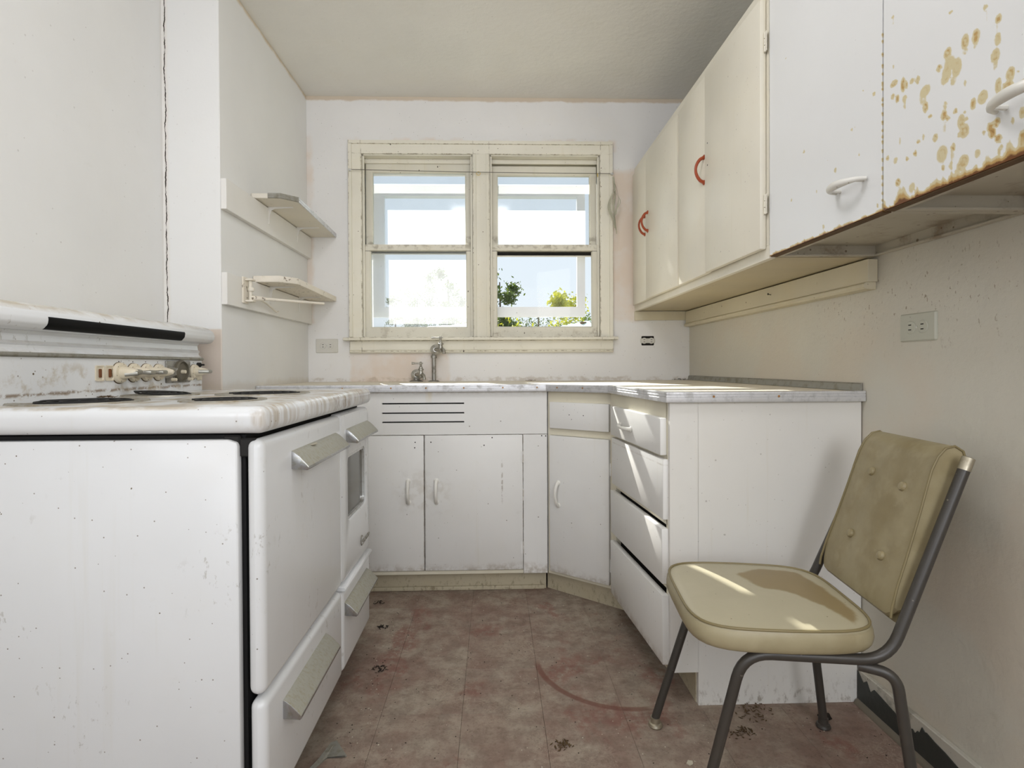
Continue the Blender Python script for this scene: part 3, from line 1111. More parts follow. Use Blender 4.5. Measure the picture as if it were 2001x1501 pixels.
make_tree('leafy_tree', 'tall dark green tree seen at the left of the clear lower pane', 0.09, 7.6, 2.90, 0.50, M['leaf_dark'], 15000, 0.22, 3, 0.04)
make_tree('bush', 'yellow-green bush beyond the middle of the clear lower pane', 0.52, 6.2, 2.30, 0.85, M['leaf_light'], 15000, 0.40, 5, 0.03)
make_tree('bush', 'dark green bush low behind the left part of the clear lower pane', 0.62, 12.0, 2.55, 1.6, M['leaf_dark'], 12000, 0.40, 6, 0.03)
make_tree('bush', 'small green shrub at the right of the clear lower pane', 1.62, 9.4, 2.40, 1.1, M['leaf_mid'], 9000, 0.40, 8, 0.03)
make_tree('leafy_tree', 'pale tree seen through the hazy lower left pane nearest the mullion', -0.88, 10.6, 3.45, 0.75, M['leaf_dark'], 6000, 0.45, 9, 0.06)
make_tree('leafy_tree', 'small round tree behind the middle of the hazy lower left pane', -1.68, 12.0, 3.25, 0.55, M['leaf_dark'], 3500, 0.6, 12)
make_tree('leafy_tree', 'thin leaning tree behind the left part of the hazy lower left pane', -2.42, 13.4, 3.3, 0.42, M['leaf_dark'], 1800, 0.65, 14)

# ------------------------------------------------------------------ curtain wire, rings and rag on the casing
cw = thing('curtain_wire', 'thin dark curtain wire stretched across the top of the window', 'wire', (-0.06, 2.868, 1.99))
b = BM()
tube(b, [(-0.745 + i * 0.1375, 2.866, 2.006 - 0.0015 * i - 0.004 * math.sin(PI * i / 10)) for i in range(11)], 0.0018, 6)
part('wire', b, M['wire'], cw)
for x, z in ((-0.752, 2.004), (0.630, 1.990)):
    b = BM()
    lathe(b, [(0.004, 0), (0.004, 0.012), (0.006, 0.014), (0.006, 0.017), (0.0, 0.018)], (x, 2.879, z), (0, -1, 0), 10)
    tube(b, [(x, 2.866, z), (x + 0.006, 2.862, z - 0.004), (x + 0.012 * (1 if x < 0 else -1), 2.864, z - 0.001)], 0.0022, 6)
    part('hook', b, M['chrome'], cw)


def ring(x, z, tilt, label):
    b = BM()
    pts = [(x + 0.0095 * math.cos(a) * math.cos(tilt), 2.866 + 0.0095 * math.cos(a) * math.sin(tilt), z - 0.0085 + 0.0095 * math.sin(a)) for a in [2 * PI * k / 20 for k in range(20)]]
    tube(b, pts, 0.0013, 6, True)
    solo('curtain_ring', b, M['yellow'], label, 'ring', 'curtain rings on the wire')


ring(-0.078, 1.9965, 0.0, 'thin yellow curtain ring on the wire in front of the window mullion')
ring(0.552, 1.9915, 1.2, 'thin yellow curtain ring on the wire near its right hook')

b = BM()
RR_ = random.Random(4)
for k, (dx, top, bot, w) in enumerate(((0.0, 1.972, 1.72, 0.005), (0.022, 1.935, 1.70, 0.004), (-0.024, 1.90, 1.69, 0.006), (0.004, 1.85, 1.668, 0.004), (0.030, 1.895, 1.77, 0.003))):
    n = 16
    rows = []
    for i in range(n + 1):
        t = i / n
        z = top + (bot - top) * t
        a = 2.2 * t + k
        cx = 0.634 + dx * math.sin(PI * min(1, t * 1.3)) + 0.006 * math.sin(5 * t + k) + 0.008 * t
        hw = w * (0.6 + 0.5 * math.sin(PI * t)) + 0.0008
        cy = 2.858 - 0.004 * k + 0.003 * math.sin(7 * t)
        rows.append(((cx - hw * math.cos(a), cy - hw * 0.5 * math.sin(a), z), (cx + hw * math.cos(a), cy + hw * 0.5 * math.sin(a), z)))
    va = [[b.verts.new(p) for p in r] + [b.verts.new((p[0], p[1] + 0.0015, p[2])) for p in r[::-1]] for r in rows]
    for A, C in zip(va, va[1:]):
        for q in range(4):
            b.faces.new((A[q], A[(q + 1) % 4], C[(q + 1) % 4], C[q]))
    b.faces.new(va[0])
    b.faces.new(va[-1][::-1])
solo('rag', b, M['cloth'], 'shrivelled grey rag hanging from the right end of the curtain wire', 'rag')

# ------------------------------------------------------------------ outlets
def plate_outlet(name, label, c, u, n, w, h, mat, broken=False):
    """cover plate with two round receptacles; c centre, u along the plate, n out of the wall"""
    c, u, n = Vector(c), Vector(u), Vector(n)
    z = Vector((0, 0, 1))
    t = thing(name, label, 'outlet', c)
    def L(a, d, e): return c + u * a + z * d + n * e
    b = BM()
    if not broken:
        o1 = rrect(0, 0, w, h, 0.004, 3)
        o2 = rrect(0, 0, w - 0.006, h - 0.006, 0.003, 3)
        loops(b, [[L(p[0], p[1], 0) for p in o1], [L(p[0], p[1], 0.003) for p in o1], [L(p[0], p[1], 0.006) for p in o2]], False, True)
        part('cover_plate', b, mat, t)
    else:
        o1 = rrect(0, 0, w * 0.82, h, 0.004, 3)
        loops(b, [[L(p[0], p[1], 0.0008) for p in o1], [L(p[0], p[1], 0.0018) for p in o1]], True, True)
        part('wall_box', b, M['hole'], t)
        b = BM()
        o1 = rrect(0, 0, w, h * 0.52, 0.008, 4)
        o2 = rrect(0, 0, w * 0.94, h * 0.48, 0.008, 4)
        loops(b, [[L(p[0], p[1], 0.0018) for p in o1], [L(p[0], p[1], 0.004) for p in o2]], True, True)
        part('yoke', b, mat, t)
    for s in (-1, 1):
        b = BM()
        cc = L(s * 0.0195, 0, 0.005 if not broken else 0.004)
        lathe(b, [(0.0165, 0), (0.0165, 0.0015), (0.0150, 0.003), (0.0, 0.003)], cc, n, 20)
        r = part('receptacle', b, mat, t)
        b = BM()
        for dz in (-0.006, 0.006):
            q = cc + z * dz + n * 0.0032
            e = u * 0.0045
            f = z * 0.0012
            vs = [b.verts.new(q + e * a + f * d) for a, d in ((-1, -1), (1, -1), (1, 1), (-1, 1))]
            vt = [b.verts.new(v.co + n * 0.0004) for v in vs]
            b.faces.new(vt)
            for i in range(4):
                b.faces.new((vs[i], vs[(i + 1) % 4], vt[(i + 1) % 4], vt[i]))
        part('slot', b, M['hole'], r)
    b = BM()
    lathe(b, [(0.003, 0), (0.003, 0.0012), (0.0, 0.0018)], L(0, 0, 0.0055 if not broken else 0.004), n, 10)
    part('screw', b, M['chrome'], t)
    return t


plate_outlet('outlet', 'white painted-over outlet on the back wall left of the window', (-0.886, BACK, 1.086), (1, 0, 0), (0, -1, 0), 0.116, 0.074, M['outlet'])
plate_outlet('outlet', 'bare outlet without its cover in a black hole right of the window', (0.827, BACK, 1.107), (1, 0, 0), (0, -1, 0), 0.082, 0.050, M['outlet'], True)
plate_outlet('outlet', 'greyish painted-over outlet on the right wall above the chair', (RIGHT, 1.319, 1.064), (0, 1, 0), (-1, 0, 0), 0.114, 0.070, M['outlet_grey'])

# ------------------------------------------------------------------ pulls and hinges
def bow_pull(bm, a, c, nrm, h, r, flat=1.0, n=14):
    a, c, nrm = Vector(a), Vector(c), Vector(nrm)
    pts, rs = [], []
    for i in range(n + 1):
        t = i / n
        s = math.sin(PI * t) ** 0.55 if 0 < t < 1 else 0.0
        pts.append(a.lerp(c, t) + nrm * (h * s))
        rs.append(r * (1.35 if i in (0, n) else (1.0 + 0.25 * abs(2 * t - 1))))
    tube(bm, pts, rs, 10, False, flat)
    for p in (a, c):
        lathe(bm, [(r * 1.9, 0), (r * 1.9, 0.0015), (r * 1.4, 0.004), (0, 0.005)], p, nrm, 12)
    return bm


def hinge(parent, p, along, nrm, mat, size=0.05, knuckle=0.0035):
    """butt hinge: knuckle plus two little leaves"""
    p, along, nrm = Vector(p), Vector(along), Vector(nrm)
    b = BM()
    z = Vector((0, 0, 1))
    for k in range(3):
        c = p + z * (size * (k - 1) / 3)
        tube(b, [c - z * size * 0.15, c + z * size * 0.15], knuckle, 8)
    for s in (-1, 1):
        q0 = p + along * (s * 0.002) - z * size / 2
        q1 = p + along * (s * 0.011) + z * size / 2
        vs = [q0, q0 + along * (s * 0.009), q1, q1 - along * (s * 0.009)]
        lo = [b.verts.new(v + nrm * 0.0002) for v in vs]
        hi = [b.verts.new(v + nrm * 0.0015) for v in vs]
        b.faces.new(hi)
        b.faces.new(lo[::-1])
        for i in range(4):
            b.faces.new((lo[i], lo[(i + 1) % 4], hi[(i + 1) % 4], hi[i]))
    return part('hinge', b, mat, parent)


CT, CB = 0.895, 0.868          # counter top and underside
# ------------------------------------------------------------------ sink base cabinet
sc = thing('sink_cabinet', 'white base cabinet under the window with three vent slots and two doors', 'cabinet', (-0.38, 2.55, 0))
SF = 2.288
b = BM()
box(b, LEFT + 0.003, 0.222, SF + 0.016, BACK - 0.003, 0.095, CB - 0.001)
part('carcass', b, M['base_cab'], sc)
b = BM()
zs = [CB - 0.001, 0.8205, 0.8145, 0.7805, 0.7745, 0.7425, 0.7365, 0.686]
for k in range(0, 8, 2):
    box(b, -0.472, -0.128, SF, SF + 0.016, zs[k + 1], zs[k])
box(b, LEFT + 0.003, -0.472, SF, SF + 0.016, 0.686, zs[0])
box(b, -0.128, 0.222, SF, SF + 0.016, 0.686, zs[0])
part('vent_panel', b, M['base_cab'], sc)
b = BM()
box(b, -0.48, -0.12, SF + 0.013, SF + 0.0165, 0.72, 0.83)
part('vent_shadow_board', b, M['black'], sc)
b = BM()
box(b, 0.120, 0.222, SF, SF + 0.016, 0.095, 0.684, 0.001, 1)
part('stile', b, M['base_cab'], sc)
b = BM()
box(b, LEFT + 0.003, 0.119, SF + 0.002, SF + 0.016, 0.095, 0.110, 0.001, 1)
part('bottom_rail', b, M['frame_cream'], sc)
for (x0, x1, hx, lab) in ((-0.72, -0.2985, -0.364, None), (-0.2945, 0.118, -0.247, None)):
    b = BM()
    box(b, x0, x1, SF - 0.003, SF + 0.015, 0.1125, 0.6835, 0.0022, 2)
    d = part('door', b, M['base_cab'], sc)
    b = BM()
    bow_pull(b, (hx, SF - 0.003, 0.492), (hx, SF - 0.003, 0.402), (0, -1, 0), 0.026, 0.0058)
    part('handle', b, M['whitepull'], d)
for (x, z) in ((-0.334, 0.655), (-0.336, 0.632), (-0.268, 0.655), (0.199, 0.678), (0.216, 0.677), (-0.011, 0.672), (-0.045, 0.640)):
    b = BM()
    yy = SF - 0.003 if x < 0.118 else SF
    lathe(b, [(0.0028, 0), (0.0022, 0.0005), (0, 0.0005)], (x, yy, z), (0, -1, 0), 8)
    part('screw_hole', b, M['hole'], sc)
for z in (0.59, 0.43, 0.205):
    hinge(sc, (0.1185, SF - 0.002, z), (1, 0, 0), (0, -1, 0), M['base_cab'])
b = BM()
box(b, LEFT + 0.003, 0.222, 2.362, 2.372, 0.0, 0.096)
part('toe_kick', b, M['kick'], sc)
b = BM()
box(b, LEFT + 0.003, 0.215, 2.352, 2.362, 0.0, 0.018, 0.004, 2)
part('kick_moulding', b, M['kick'], sc)

# ------------------------------------------------------------------ corner cabinet (angled front)
A2, B2 = Vector((0.227, 2.292)), Vector((0.462, 2.108))
dv = (B2 - A2)
DL = dv.length
du = dv / DL
dn = Vector((du.y, -du.x))          # out of the face, into the room
if dn.y > 0:
    dn = -dn


def dg(t, out, z):
    p = A2 + du * (t * DL) + dn * out
    return (p.x, p.y, z)


def dbox(bm, t0, t1, o0, o1, z0, z1, bev=0.0):
    t = bmesh.new()
    pl = [dg(t0, o0, 0)[:2], dg(t1, o0, 0)[:2], dg(t1, o1, 0)[:2], dg(t0, o1, 0)[:2]]
    prism(t, pl, 'z', z0, z1, bev, 2)
    merge(bm, t)


cc = thing('corner_cabinet', 'narrow angled corner base cabinet with one drawer over one door', 'cabinet', (0.6, 2.5, 0))
b = BM()
prism(b, [(0.2255, BACK - 0.003), (0.2255, 2.310), dg(0.02, -0.016, 0)[:2], dg(1.0, -0.016, 0)[:2], (0.50, 2.105), (RIGHT - 0.003, 2.105), (RIGHT - 0.003, BACK - 0.003)], 'z', 0.095, CB - 0.001)
part('carcass', b, M['base_cab'], cc)
b = BM()
dbox(b, 0.0, 0.055, -0.016, 0.0, 0.095, CB - 0.001)
dbox(b, 0.955, 1.0, -0.016, 0.0, 0.095, CB - 0.001)
dbox(b, 0.055, 0.955, -0.016, 0.0, 0.818, CB - 0.001)
dbox(b, 0.055, 0.955, -0.016, 0.0, 0.683, 0.712)
dbox(b, 0.055, 0.955, -0.016, 0.0, 0.095, 0.118)
part('face_frame', b, M['frame_cream'], cc)
b = BM()
dbox(b, 0.05, 0.965, -0.006, 0.014, 0.712, 0.822, 0.003)
d = part('drawer', b, M['base_cab'], cc)
for t in (0.37, 0.59):
    b = BM()
    p = dg(t, 0.0138, 0.772)
    lathe(b, [(0.0024, 0), (0.0018, 0.0006), (0, 0.0006)], p, (dn.x, dn.y, 0), 8)
    part('screw_hole', b, M['hole'], d)
b = BM()
dbox(b, 0.045, 0.965, -0.006, 0.014, 0.110, 0.682, 0.003)
d = part('door', b, M['base_cab'], cc)
b = BM()
bow_pull(b, dg(0.19, 0.014, 0.487), dg(0.19, 0.014, 0.392), (dn.x, dn.y, 0), 0.026, 0.0058)
part('handle', b, M['whitepull'], d)
for z in (0.565, 0.185):
    hinge(cc, dg(0.985, 0.004, z), (du.x, du.y, 0), (dn.x, dn.y, 0), M['base_cab'])
b = BM()
K0, K1 = Vector((0.229, 2.369)), Vector((0.574, 2.0825))
prism(b, [(K0.x, K0.y), (K1.x, K1.y), (K1.x + 0.006, K1.y + 0.008), (K0.x + 0.006, K0.y + 0.012)], 'z', 0.0, 0.096)
part('toe_kick', b, M['kick'], cc)

# ------------------------------------------------------------------ drawer cabinet along the right wall
dc = thing('drawer_cabinet', 'white base cabinet of four drawers with a wide bare end panel behind the chair', 'cabinet', (0.78, 1.8, 0))
YN = 1.525
b = BM()
prism(b, [(YN, CB - 0.001), (YN, 0.095), (YN, 0.0), (YN + 0.016, 0.0), (YN + 0.016, CB - 0.001)], 'x', 0.578, RIGHT - 0.004)
box(b, 0.497, 0.5785, YN, YN + 0.016, 0.095, CB - 0.001)
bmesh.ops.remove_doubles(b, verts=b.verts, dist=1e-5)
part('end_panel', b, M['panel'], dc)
b = BM()
box(b, 0.500, 0.516, YN - 0.0012, YN + 0.001, 0.0955, 0.118)
part('patch', b, M['panel'], dc)


def ff(y, out=0.0):
    """drawer face line: the front runs a little out of square"""
    return 0.497 - 0.080 * (y - YN) - out


def fbox(bm, y0, y1, o0, o1, z0, z1, bev=0.0):
    t = bmesh.new()
    prism(t, [(ff(y0, o0), y0), (ff(y1, o0), y1), (ff(y1, o1), y1), (ff(y0, o1), y0)], 'z', z0, z1, bev, 2)
    merge(bm, t)


YF = 2.085
b = BM()
fbox(b, YN + 0.0162, YN + 0.026, -0.018, 0.0, 0.095, CB - 0.001)
fbox(b, YF - 0.055, YF + 0.008, -0.018, 0.0, 0.095, CB - 0.001)
for z0, z1 in ((0.816, CB - 0.001), (0.698, 0.714), (0.512, 0.530), (0.328, 0.340), (0.095, 0.120)):
    fbox(b, YN + 0.018, YF - 0.055, -0.018, 0.0, z0, z1)
part('face_frame', b, M['frame_cream'], dc)
b = BM()
prism(b, [(ff(YN + 0.016, -0.022), YN + 0.017), (ff(YF, -0.022), YF), (RIGHT - 0.005, YF), (RIGHT - 0.005, YN + 0.017)], 'z', 0.096, 0.84)
part('carcass', b, M['hole'], dc)
Y0d, Y1d = YN + 0.018, 2.040
for k, (z0, z1, o, y0) in enumerate(((0.712, 0.820, 0.010, 1.550), (0.528, 0.702, 0.006, 1.541), (0.343, 0.503, 0.009, 1.538), (0.112, 0.313, 0.010, 1.534))):
    b = BM()
    fbox(b, y0, Y1d, o - 0.012, o + 0.008, z0, z1, 0.003)
    if k in (2, 3):
        spin(b, (ff(1.8, o), 1.8, z0), -0.012 if k == 2 else -0.008, (0, 1, 0))
    d = part('drawer', b, M['base_cab'], dc)
    if k == 0:
        b = BM()
        fbox(b, y0 + 0.002, y0 + 0.014, -0.012, o - 0.0125, z0 + 0.004, z1 - 0.012)
        part('drawer_side', b, M['brown'], d, 'raw brown wood side of the drawer')
        b = BM()
        bow_pull(b, (ff(1.915, 0.018), 1.915, 0.762), (ff(1.805, 0.018), 1.805, 0.758), (-1, 0, 0), 0.020, 0.0055)
        part('handle', b, M['whitepull'], d)
b = BM()
box(b, 0.576, 0.584, YN + 0.016, 2.078, 0.0, 0.096)
part('toe_kick', b, M['kick'], dc)

# ------------------------------------------------------------------ countertop with metal edging
ctp = [(LEFT + 0.002, BACK - 0.002), (LEFT + 0.002, 2.268), (0.216, 2.268), (0.442, 2.088), (0.4855, 1.512), (RIGHT - 0.002, 1.512), (RIGHT - 0.002, BACK - 0.002)]
ct = thing('countertop', 'worn pale countertop with ribbed metal edging running around the corner', 'countertop', (0.3, 2.5, CB))
b = BM()
prism(b, ctp, 'z', CB, CT)
part('slab', b, M['laminate'], ct)


def edging(pts, label=None):
    """ribbed strip swept along the counter edge (outside is to the right of travel)"""
    prof = [(0, 0.0018), (0.0024, 0.0016), (0.0034, 0.0), (0.0034, -0.004), (0.0022, -0.005), (0.0022, -0.0065), (0.0034, -0.0075), (0.0034, -0.012), (0.0022, -0.013), (0.0022, -0.0145), (0.0034, -0.0155), (0.0034, -0.025), (0.0026, -0.028), (0, -0.0282)]
    prof = [(-0.010, 0.0020)] + prof + [(-0.001, -0.0284)]
    bm = BM()
    n = len(pts)
    rows = []
    for i, p in enumerate(pts):
        p = Vector(p)
        d0 = (p - Vector(pts[i - 1])).normalized() if i else None
        d1 = (Vector(pts[i + 1]) - p).normalized() if i < n - 1 else None
        d0 = d0 or d1
        d1 = d1 or d0
        n0, n1 = Vector((d0.y, -d0.x)), Vector((d1.y, -d1.x))
        m = (n0 + n1).normalized()
        m = m / max(0.3, m.dot(n0))
        rows.append([bm.verts.new((p.x + m.x * o, p.y + m.y * o, CT + z)) for o, z in prof])
    k = len(prof)
    for A, C in zip(rows, rows[1:]):
        for i in range(k - 1):
            bm.faces.new((A[i], A[i + 1], C[i + 1], C[i]))
    return bm


eg = part('edging', edging([ctp[1], ctp[2], ctp[3], ctp[4], ctp[5]]), M['alu'], ct)
for (x, y, nx, ny) in ((-0.63, 2.268, 0, -1), (-0.43, 2.268, 0, -1), (-0.285, 2.268, 0, -1), (-0.128, 2.268, 0, -1), (0.035, 2.268, 0, -1), (0.178, 2.268, 0, -1),
                       (0.26, 2.233, du.y, -du.x), (0.353, 2.159, du.y, -du.x), (0.617, 1.512, 0, -1), (0.803, 1.512, 0, -1)):
    b = BM()
    nn = Vector((nx, ny, 0)).normalized()
    if nn.y > 0:
        nn = -nn
    p = Vector((x, y, CT - 0.0115)) + nn * 0.0030
    lathe(b, [(0.0036, 0), (0.0032, 0.0012), (0, 0.0018)], p, nn, 10)
    part('screw', b, M['brass'], ct)
b = BM()
bw = [(RIGHT - 0.002, CT + 0.001), (RIGHT - 0.012, CT + 0.001), (RIGHT - 0.010, CT + 0.006), (RIGHT - 0.008, CT + 0.020), (RIGHT - 0.004, CT + 0.024), (RIGHT - 0.002, CT + 0.024)]
prism(b, bw, 'y', 1.523, BACK - 0.004)
part('wall_strip', b, M['oldalu'], ct)

# ------------------------------------------------------------------ taps over the sink
def tap(t, x, y, z):
    """old bib tap: wall flange, shank, valve body, bonnet, lever and spout"""
    b = BM()
    lathe(b, [(0.0285, 0), (0.0285, 0.003), (0.024, 0.008), (0.014, 0.012), (0.012, 0.014)], (x, y, z), (0, -1, 0), 24)
    part('flange', b, M['chrome'], t)
    b = BM()
    vx, vy = x + 0.030, y - 0.055
    tube(b, [(x, y - 0.008, z), (x + 0.010, y - 0.026, z), (vx, vy, z)], [0.011, 0.0105, 0.010], 12)
    lathe(b, [(0.0, -0.017), (0.009, -0.016), (0.0125, -0.008), (0.0125, 0.010), (0.010, 0.022), (0.0095, 0.026)], (vx, vy, z), (0, 0, 1), 16)
    tube(b, [(vx, vy, z - 0.002), (vx + 0.010, vy - 0.012, z + 0.002), (vx + 0.017, vy - 0.021, z - 0.003), (vx + 0.020, vy - 0.025, z - 0.014), (vx + 0.0205, vy - 0.026, z - 0.024)], [0.009, 0.0085, 0.008, 0.0075, 0.0085], 12)
    part('valve_body', b, M['nickel'], t)
    b = BM()
    lathe(b, [(0.010, 0.022), (0.0145, 0.024), (0.0145, 0.031), (0.010, 0.033), (0.009, 0.040), (0.006, 0.043), (0.005, 0.052), (0.0065, 0.056), (0.0065, 0.064), (0.004, 0.067), (0, 0.068)], (vx, vy, z), (0, 0, 1), 12)
    part('bonnet', b, M['nickel'], t)
    b = BM()
    tube(b, [(vx + 0.012, vy, z + 0.0605), (vx, vy, z + 0.060), (vx - 0.022, vy - 0.002, z + 0.0595), (vx - 0.046, vy - 0.004, z + 0.0600)], [0.0022, 0.0042, 0.0036, 0.0066], 10)
    part('lever', b, M['nickel'], t)


TY = 2.868
t1 = thing('water_tap', 'old metal tap at the top of an upright pipe below the window', 'tap', (-0.318, TY, CT))
b = BM()
tube(b, [(-0.318, TY, CT), (-0.318, TY, 1.058)], 0.0108, 14)
lathe(b, [(0.016, 0), (0.016, 0.012), (0.012, 0.015)], (-0.318, TY, 1.018), (0, 0, 1), 14)
part('pipe', b, M['pipe'], t1)
b = BM()
lathe(b, [(0.030, 0), (0.030, 0.002), (0.022, 0.006), (0.0, 0.006)], (-0.318, TY - 0.004, CT), (0, 0, 1), 20)
part('pipe_flange', b, M['pipe'], t1)
tap(t1, -0.306, TY - 0.010, 1.062)
t2 = thing('water_tap', 'old metal tap low on the countertop left of the upright pipe', 'tap', (-0.410, TY, CT))
b = BM()
lathe(b, [(0.036, 0), (0.036, 0.002), (0.028, 0.007), (0.013, 0.010), (0.012, 0.030), (0, 0.030)], (-0.410, TY - 0.006, CT), (0, 0, 1), 22)
part('base_flange', b, M['pipe'], t2)
tap(t2, -0.408, TY - 0.010, CT + 0.036)

# ------------------------------------------------------------------ wooden wall cabinet
UX = 0.757
UZ0, UZ1 = 1.265, 2.030
wc = thing('wall_cabinet', 'cream wooden wall cabinet of four doors with orange pulls beside the window', 'cabinet', (0.9, 2.18, UZ0))
b = BM()
box(b, UX + 0.018, RIGHT - 0.003, 1.474, BACK - 0.003, UZ0 + 0.012, UZ1)
part('carcass', b, M['hole'], wc)
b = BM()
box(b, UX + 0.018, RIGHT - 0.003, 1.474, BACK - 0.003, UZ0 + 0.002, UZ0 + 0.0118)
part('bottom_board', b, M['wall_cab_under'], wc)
b = BM()
box(b, UX, UX + 0.018, 1.474, BACK - 0.003, UZ0, 1.302, 0.001, 1)
box(b, UX, UX + 0.018, 1.474, BACK - 0.003, 1.970, UZ1, 0.001, 1)
for y0, y1 in ((1.474, 1.492), (2.146, 2.172), (2.862, BACK - 0.003)):
    box(b, UX, UX + 0.018, y0, y1, 1.302, 1.970)
part('face_frame', b, M['wall_cab'], wc)
DX = 0.738
for (y0, y1, piv, ang, pull) in ((2.604, 2.866, 2.866, 0.0, 2.632), (2.170, 2.596, 2.170, 0.017, 2.560), (1.866, 2.150, 2.150, 0.0, 1.886), (1.487, 1.862, 1.487, 0.022, None)):
    b = BM()
    box(b, DX, DX + 0.018, y0, y1, 1.293, 1.982, 0.003, 2)
    if ang:
        spin(b, (DX + 0.018, piv, 1.6), ang)
    d = part('door', b, M['wall_cab'], wc)
    if pull:
        b = BM()
        bow_pull(b, (DX, pull, 1.700), (DX, pull, 1.612), (-1, 0, 0), 0.030, 0.0048)
        if ang:
            spin(b, (DX + 0.018, piv, 1.6), ang)
        part('handle', b, M['redpull'], d, 'orange painted bow pull')
    else:
        for z in (1.73, 1.655):
            b = BM()
            lathe(b, [(0.003, 0), (0.002, 0.0005), (0, 0.0005)], (DX, 1.838, z), (-1, 0, 0), 8)
            spin(b, (DX + 0.018, piv, 1.6), ang)
            part('screw_hole', b, M['hole'], d)
for y in (2.160, 1.481):
    for z in (1.415, 1.86):
        hinge(wc, (DX + 0.012, y, z), (0, 1, 0), (-1, 0, 0), M['wall_cab'], 0.055)

# boards below the wooden cabinet
lb = thing('trim_2', 'x', 'x', (1.03, 2.15, 1.19))
del lb['label']
del lb['category']
lb['kind'] = 'structure'
b = BM()
box(b, 1.026, RIGHT - 0.001, 1.462, 2.88, 1.199, 1.262, 0.0015, 1)
part('ledger_board', b, M['ledger'], lb)
b = BM()
prism(b, [(RIGHT - 0.001, 1.199), (1.026, 1.199), (1.020, 1.194), (1.020, 1.186), (1.026, 1.181), (RIGHT - 0.001, 1.179)], 'y', 1.470, 2.885)
part('bead_moulding', b, M['ledger'], lb)
b = BM()
tube(b, [(1.0265, 1.985, 1.232), (1.012, 1.978, 1.234)], 0.0014, 6)
lathe(b, [(0.004, 0), (0.004, 0.0015), (0, 0.002)], (1.0125, 1.978, 1.234), (-1, 0, 0), 8)
part('nail', b, M['hole'], lb)
b = BM()
box(b, 0.755, 1.050, BACK - 0.016, BACK - 0.0005, 1.217, 1.264, 0.001, 1)
struct('trim_3', b, M['ledger'])

# ------------------------------------------------------------------ two enamelled metal wall cabinets
MX = 0.7555
RUST2 = [(765,95,6,10,.7),(763,130,4,30,.4),(1090,70,7,10,.8),(1285,42,9,15,.8),(1290,90,6,40,.4),(1360,105,15,22,.9),(1355,165,8,40,.4),(1355,220,15,35,.8),(1342,315,22,35,.9),(1340,370,12,30,.5),
(1172,235,18,38,.9),(1172,290,12,20,.5),(1232,205,18,38,.95),(1228,250,10,25,.5),(1073,300,20,28,.9),(1085,360,28,40,.75),(1125,380,24,50,.8),(1065,420,22,45,.75),(1050,450,14,30,.6),(1105,455,15,25,.6),
(1025,385,10,16,1),(1172,468,8,12,.9),(770,375,4,10,.7),(770,472,20,15,.9),(822,478,10,38,1),(840,480,6,20,.9),(872,458,10,14,.8),(905,450,9,20,.9),(945,515,28,30,.7),(935,555,22,35,.5),(948,605,12,28,1),
(765,545,8,14,.9),(790,558,9,20,1),(830,557,12,15,.8),(830,595,6,25,.6),(975,655,8,9,1),(1060,595,10,20,.8),(1052,650,14,25,1),(1075,668,8,12,1),(1055,720,8,40,.4),(1117,627,9,12,1),(1172,630,6,8,1),
(1150,685,18,38,.85),(1178,670,8,10,.8),(1168,740,24,36,.85),(1148,755,18,18,.8),(1218,585,14,30,.95),(1272,548,26,35,.8),(1360,485,16,40,.85),(1428,418,22,36,.9),(1415,490,26,32,.9),(1395,490,12,20,.8),
(1470,405,6,8,.8),(1498,460,10,14,.9),(1003,778,12,20,.9),(938,772,6,14,.7),(908,798,6,8,1),(890,865,7,12,1.1),(845,898,6,10,1.1),(805,798,6,20,.6),(735,893,7,12,1),(780,905,12,18,.6),(1042,870,26,48,.75),
(1105,830,10,18,1),(1100,880,6,40,.5),(1092,935,8,20,.8),(1048,945,8,14,1),(1165,910,24,36,.85),(1140,940,16,25,.8),(1240,865,14,22,.8),(1120,985,12,20,.8),(793,1030,11,20,1),(872,1060,18,28,.6),
(1350,690,14,22,1.2),(1310,720,14,22,1.1),(1325,750,16,25,1.2),(1360,780,16,20,1.1),(1275,750,7,9,.9),(1440,682,9,13,1.1),(1375,828,8,12,1),(1362,858,7,14,.9),(1420,832,8,8,1),(1495,635,16,30,.8),(1495,780,20,40,1)]
RUST1 = [(263,857,5,6,.8),(440,960,5,14,.7),(533,730,5,10,.8),(550,717,4,6,.8),(658,530,5,9,.9),(595,512,3,4,.8),(575,870,4,6,.8),(335,1080,4,5,.7),(372,1280,5,14,.7),(192,1130,4,5,.7),(395,905,3,5,.7),(678,1160,5,7,.9),(160,330,3,5,.6)]
for yy in (195, 232, 306, 370, 415, 470, 500, 560, 590, 640, 690, 735, 770, 800, 850, 900, 950, 1000, 1040, 1090, 1130, 1160):
    RUST1.append((708, yy, 4, 10, 1.0))


def spot(cx, cy, rx, ry, s):
    """position on the cabinet face (metres) of a mark measured on the photograph"""
    def at(px, py):
        d = fw + r2 * ((px - CX) / F_PX) - u2 * ((py - CY) / F_PX)
        k = MX / d.x
        return d.y * k, EYE + d.z * k
    px, py = 1480 + cx * 0.3464, cy * 0.3464
    y, z = at(px, py)
    y2, _ = at(px + rx * 0.3464, py)
    _, z2 = at(px, py + ry * 0.3464)
    return (y, z, abs(y2 - y) + 0.0008, abs(z2 - z) + 0.0008, s)


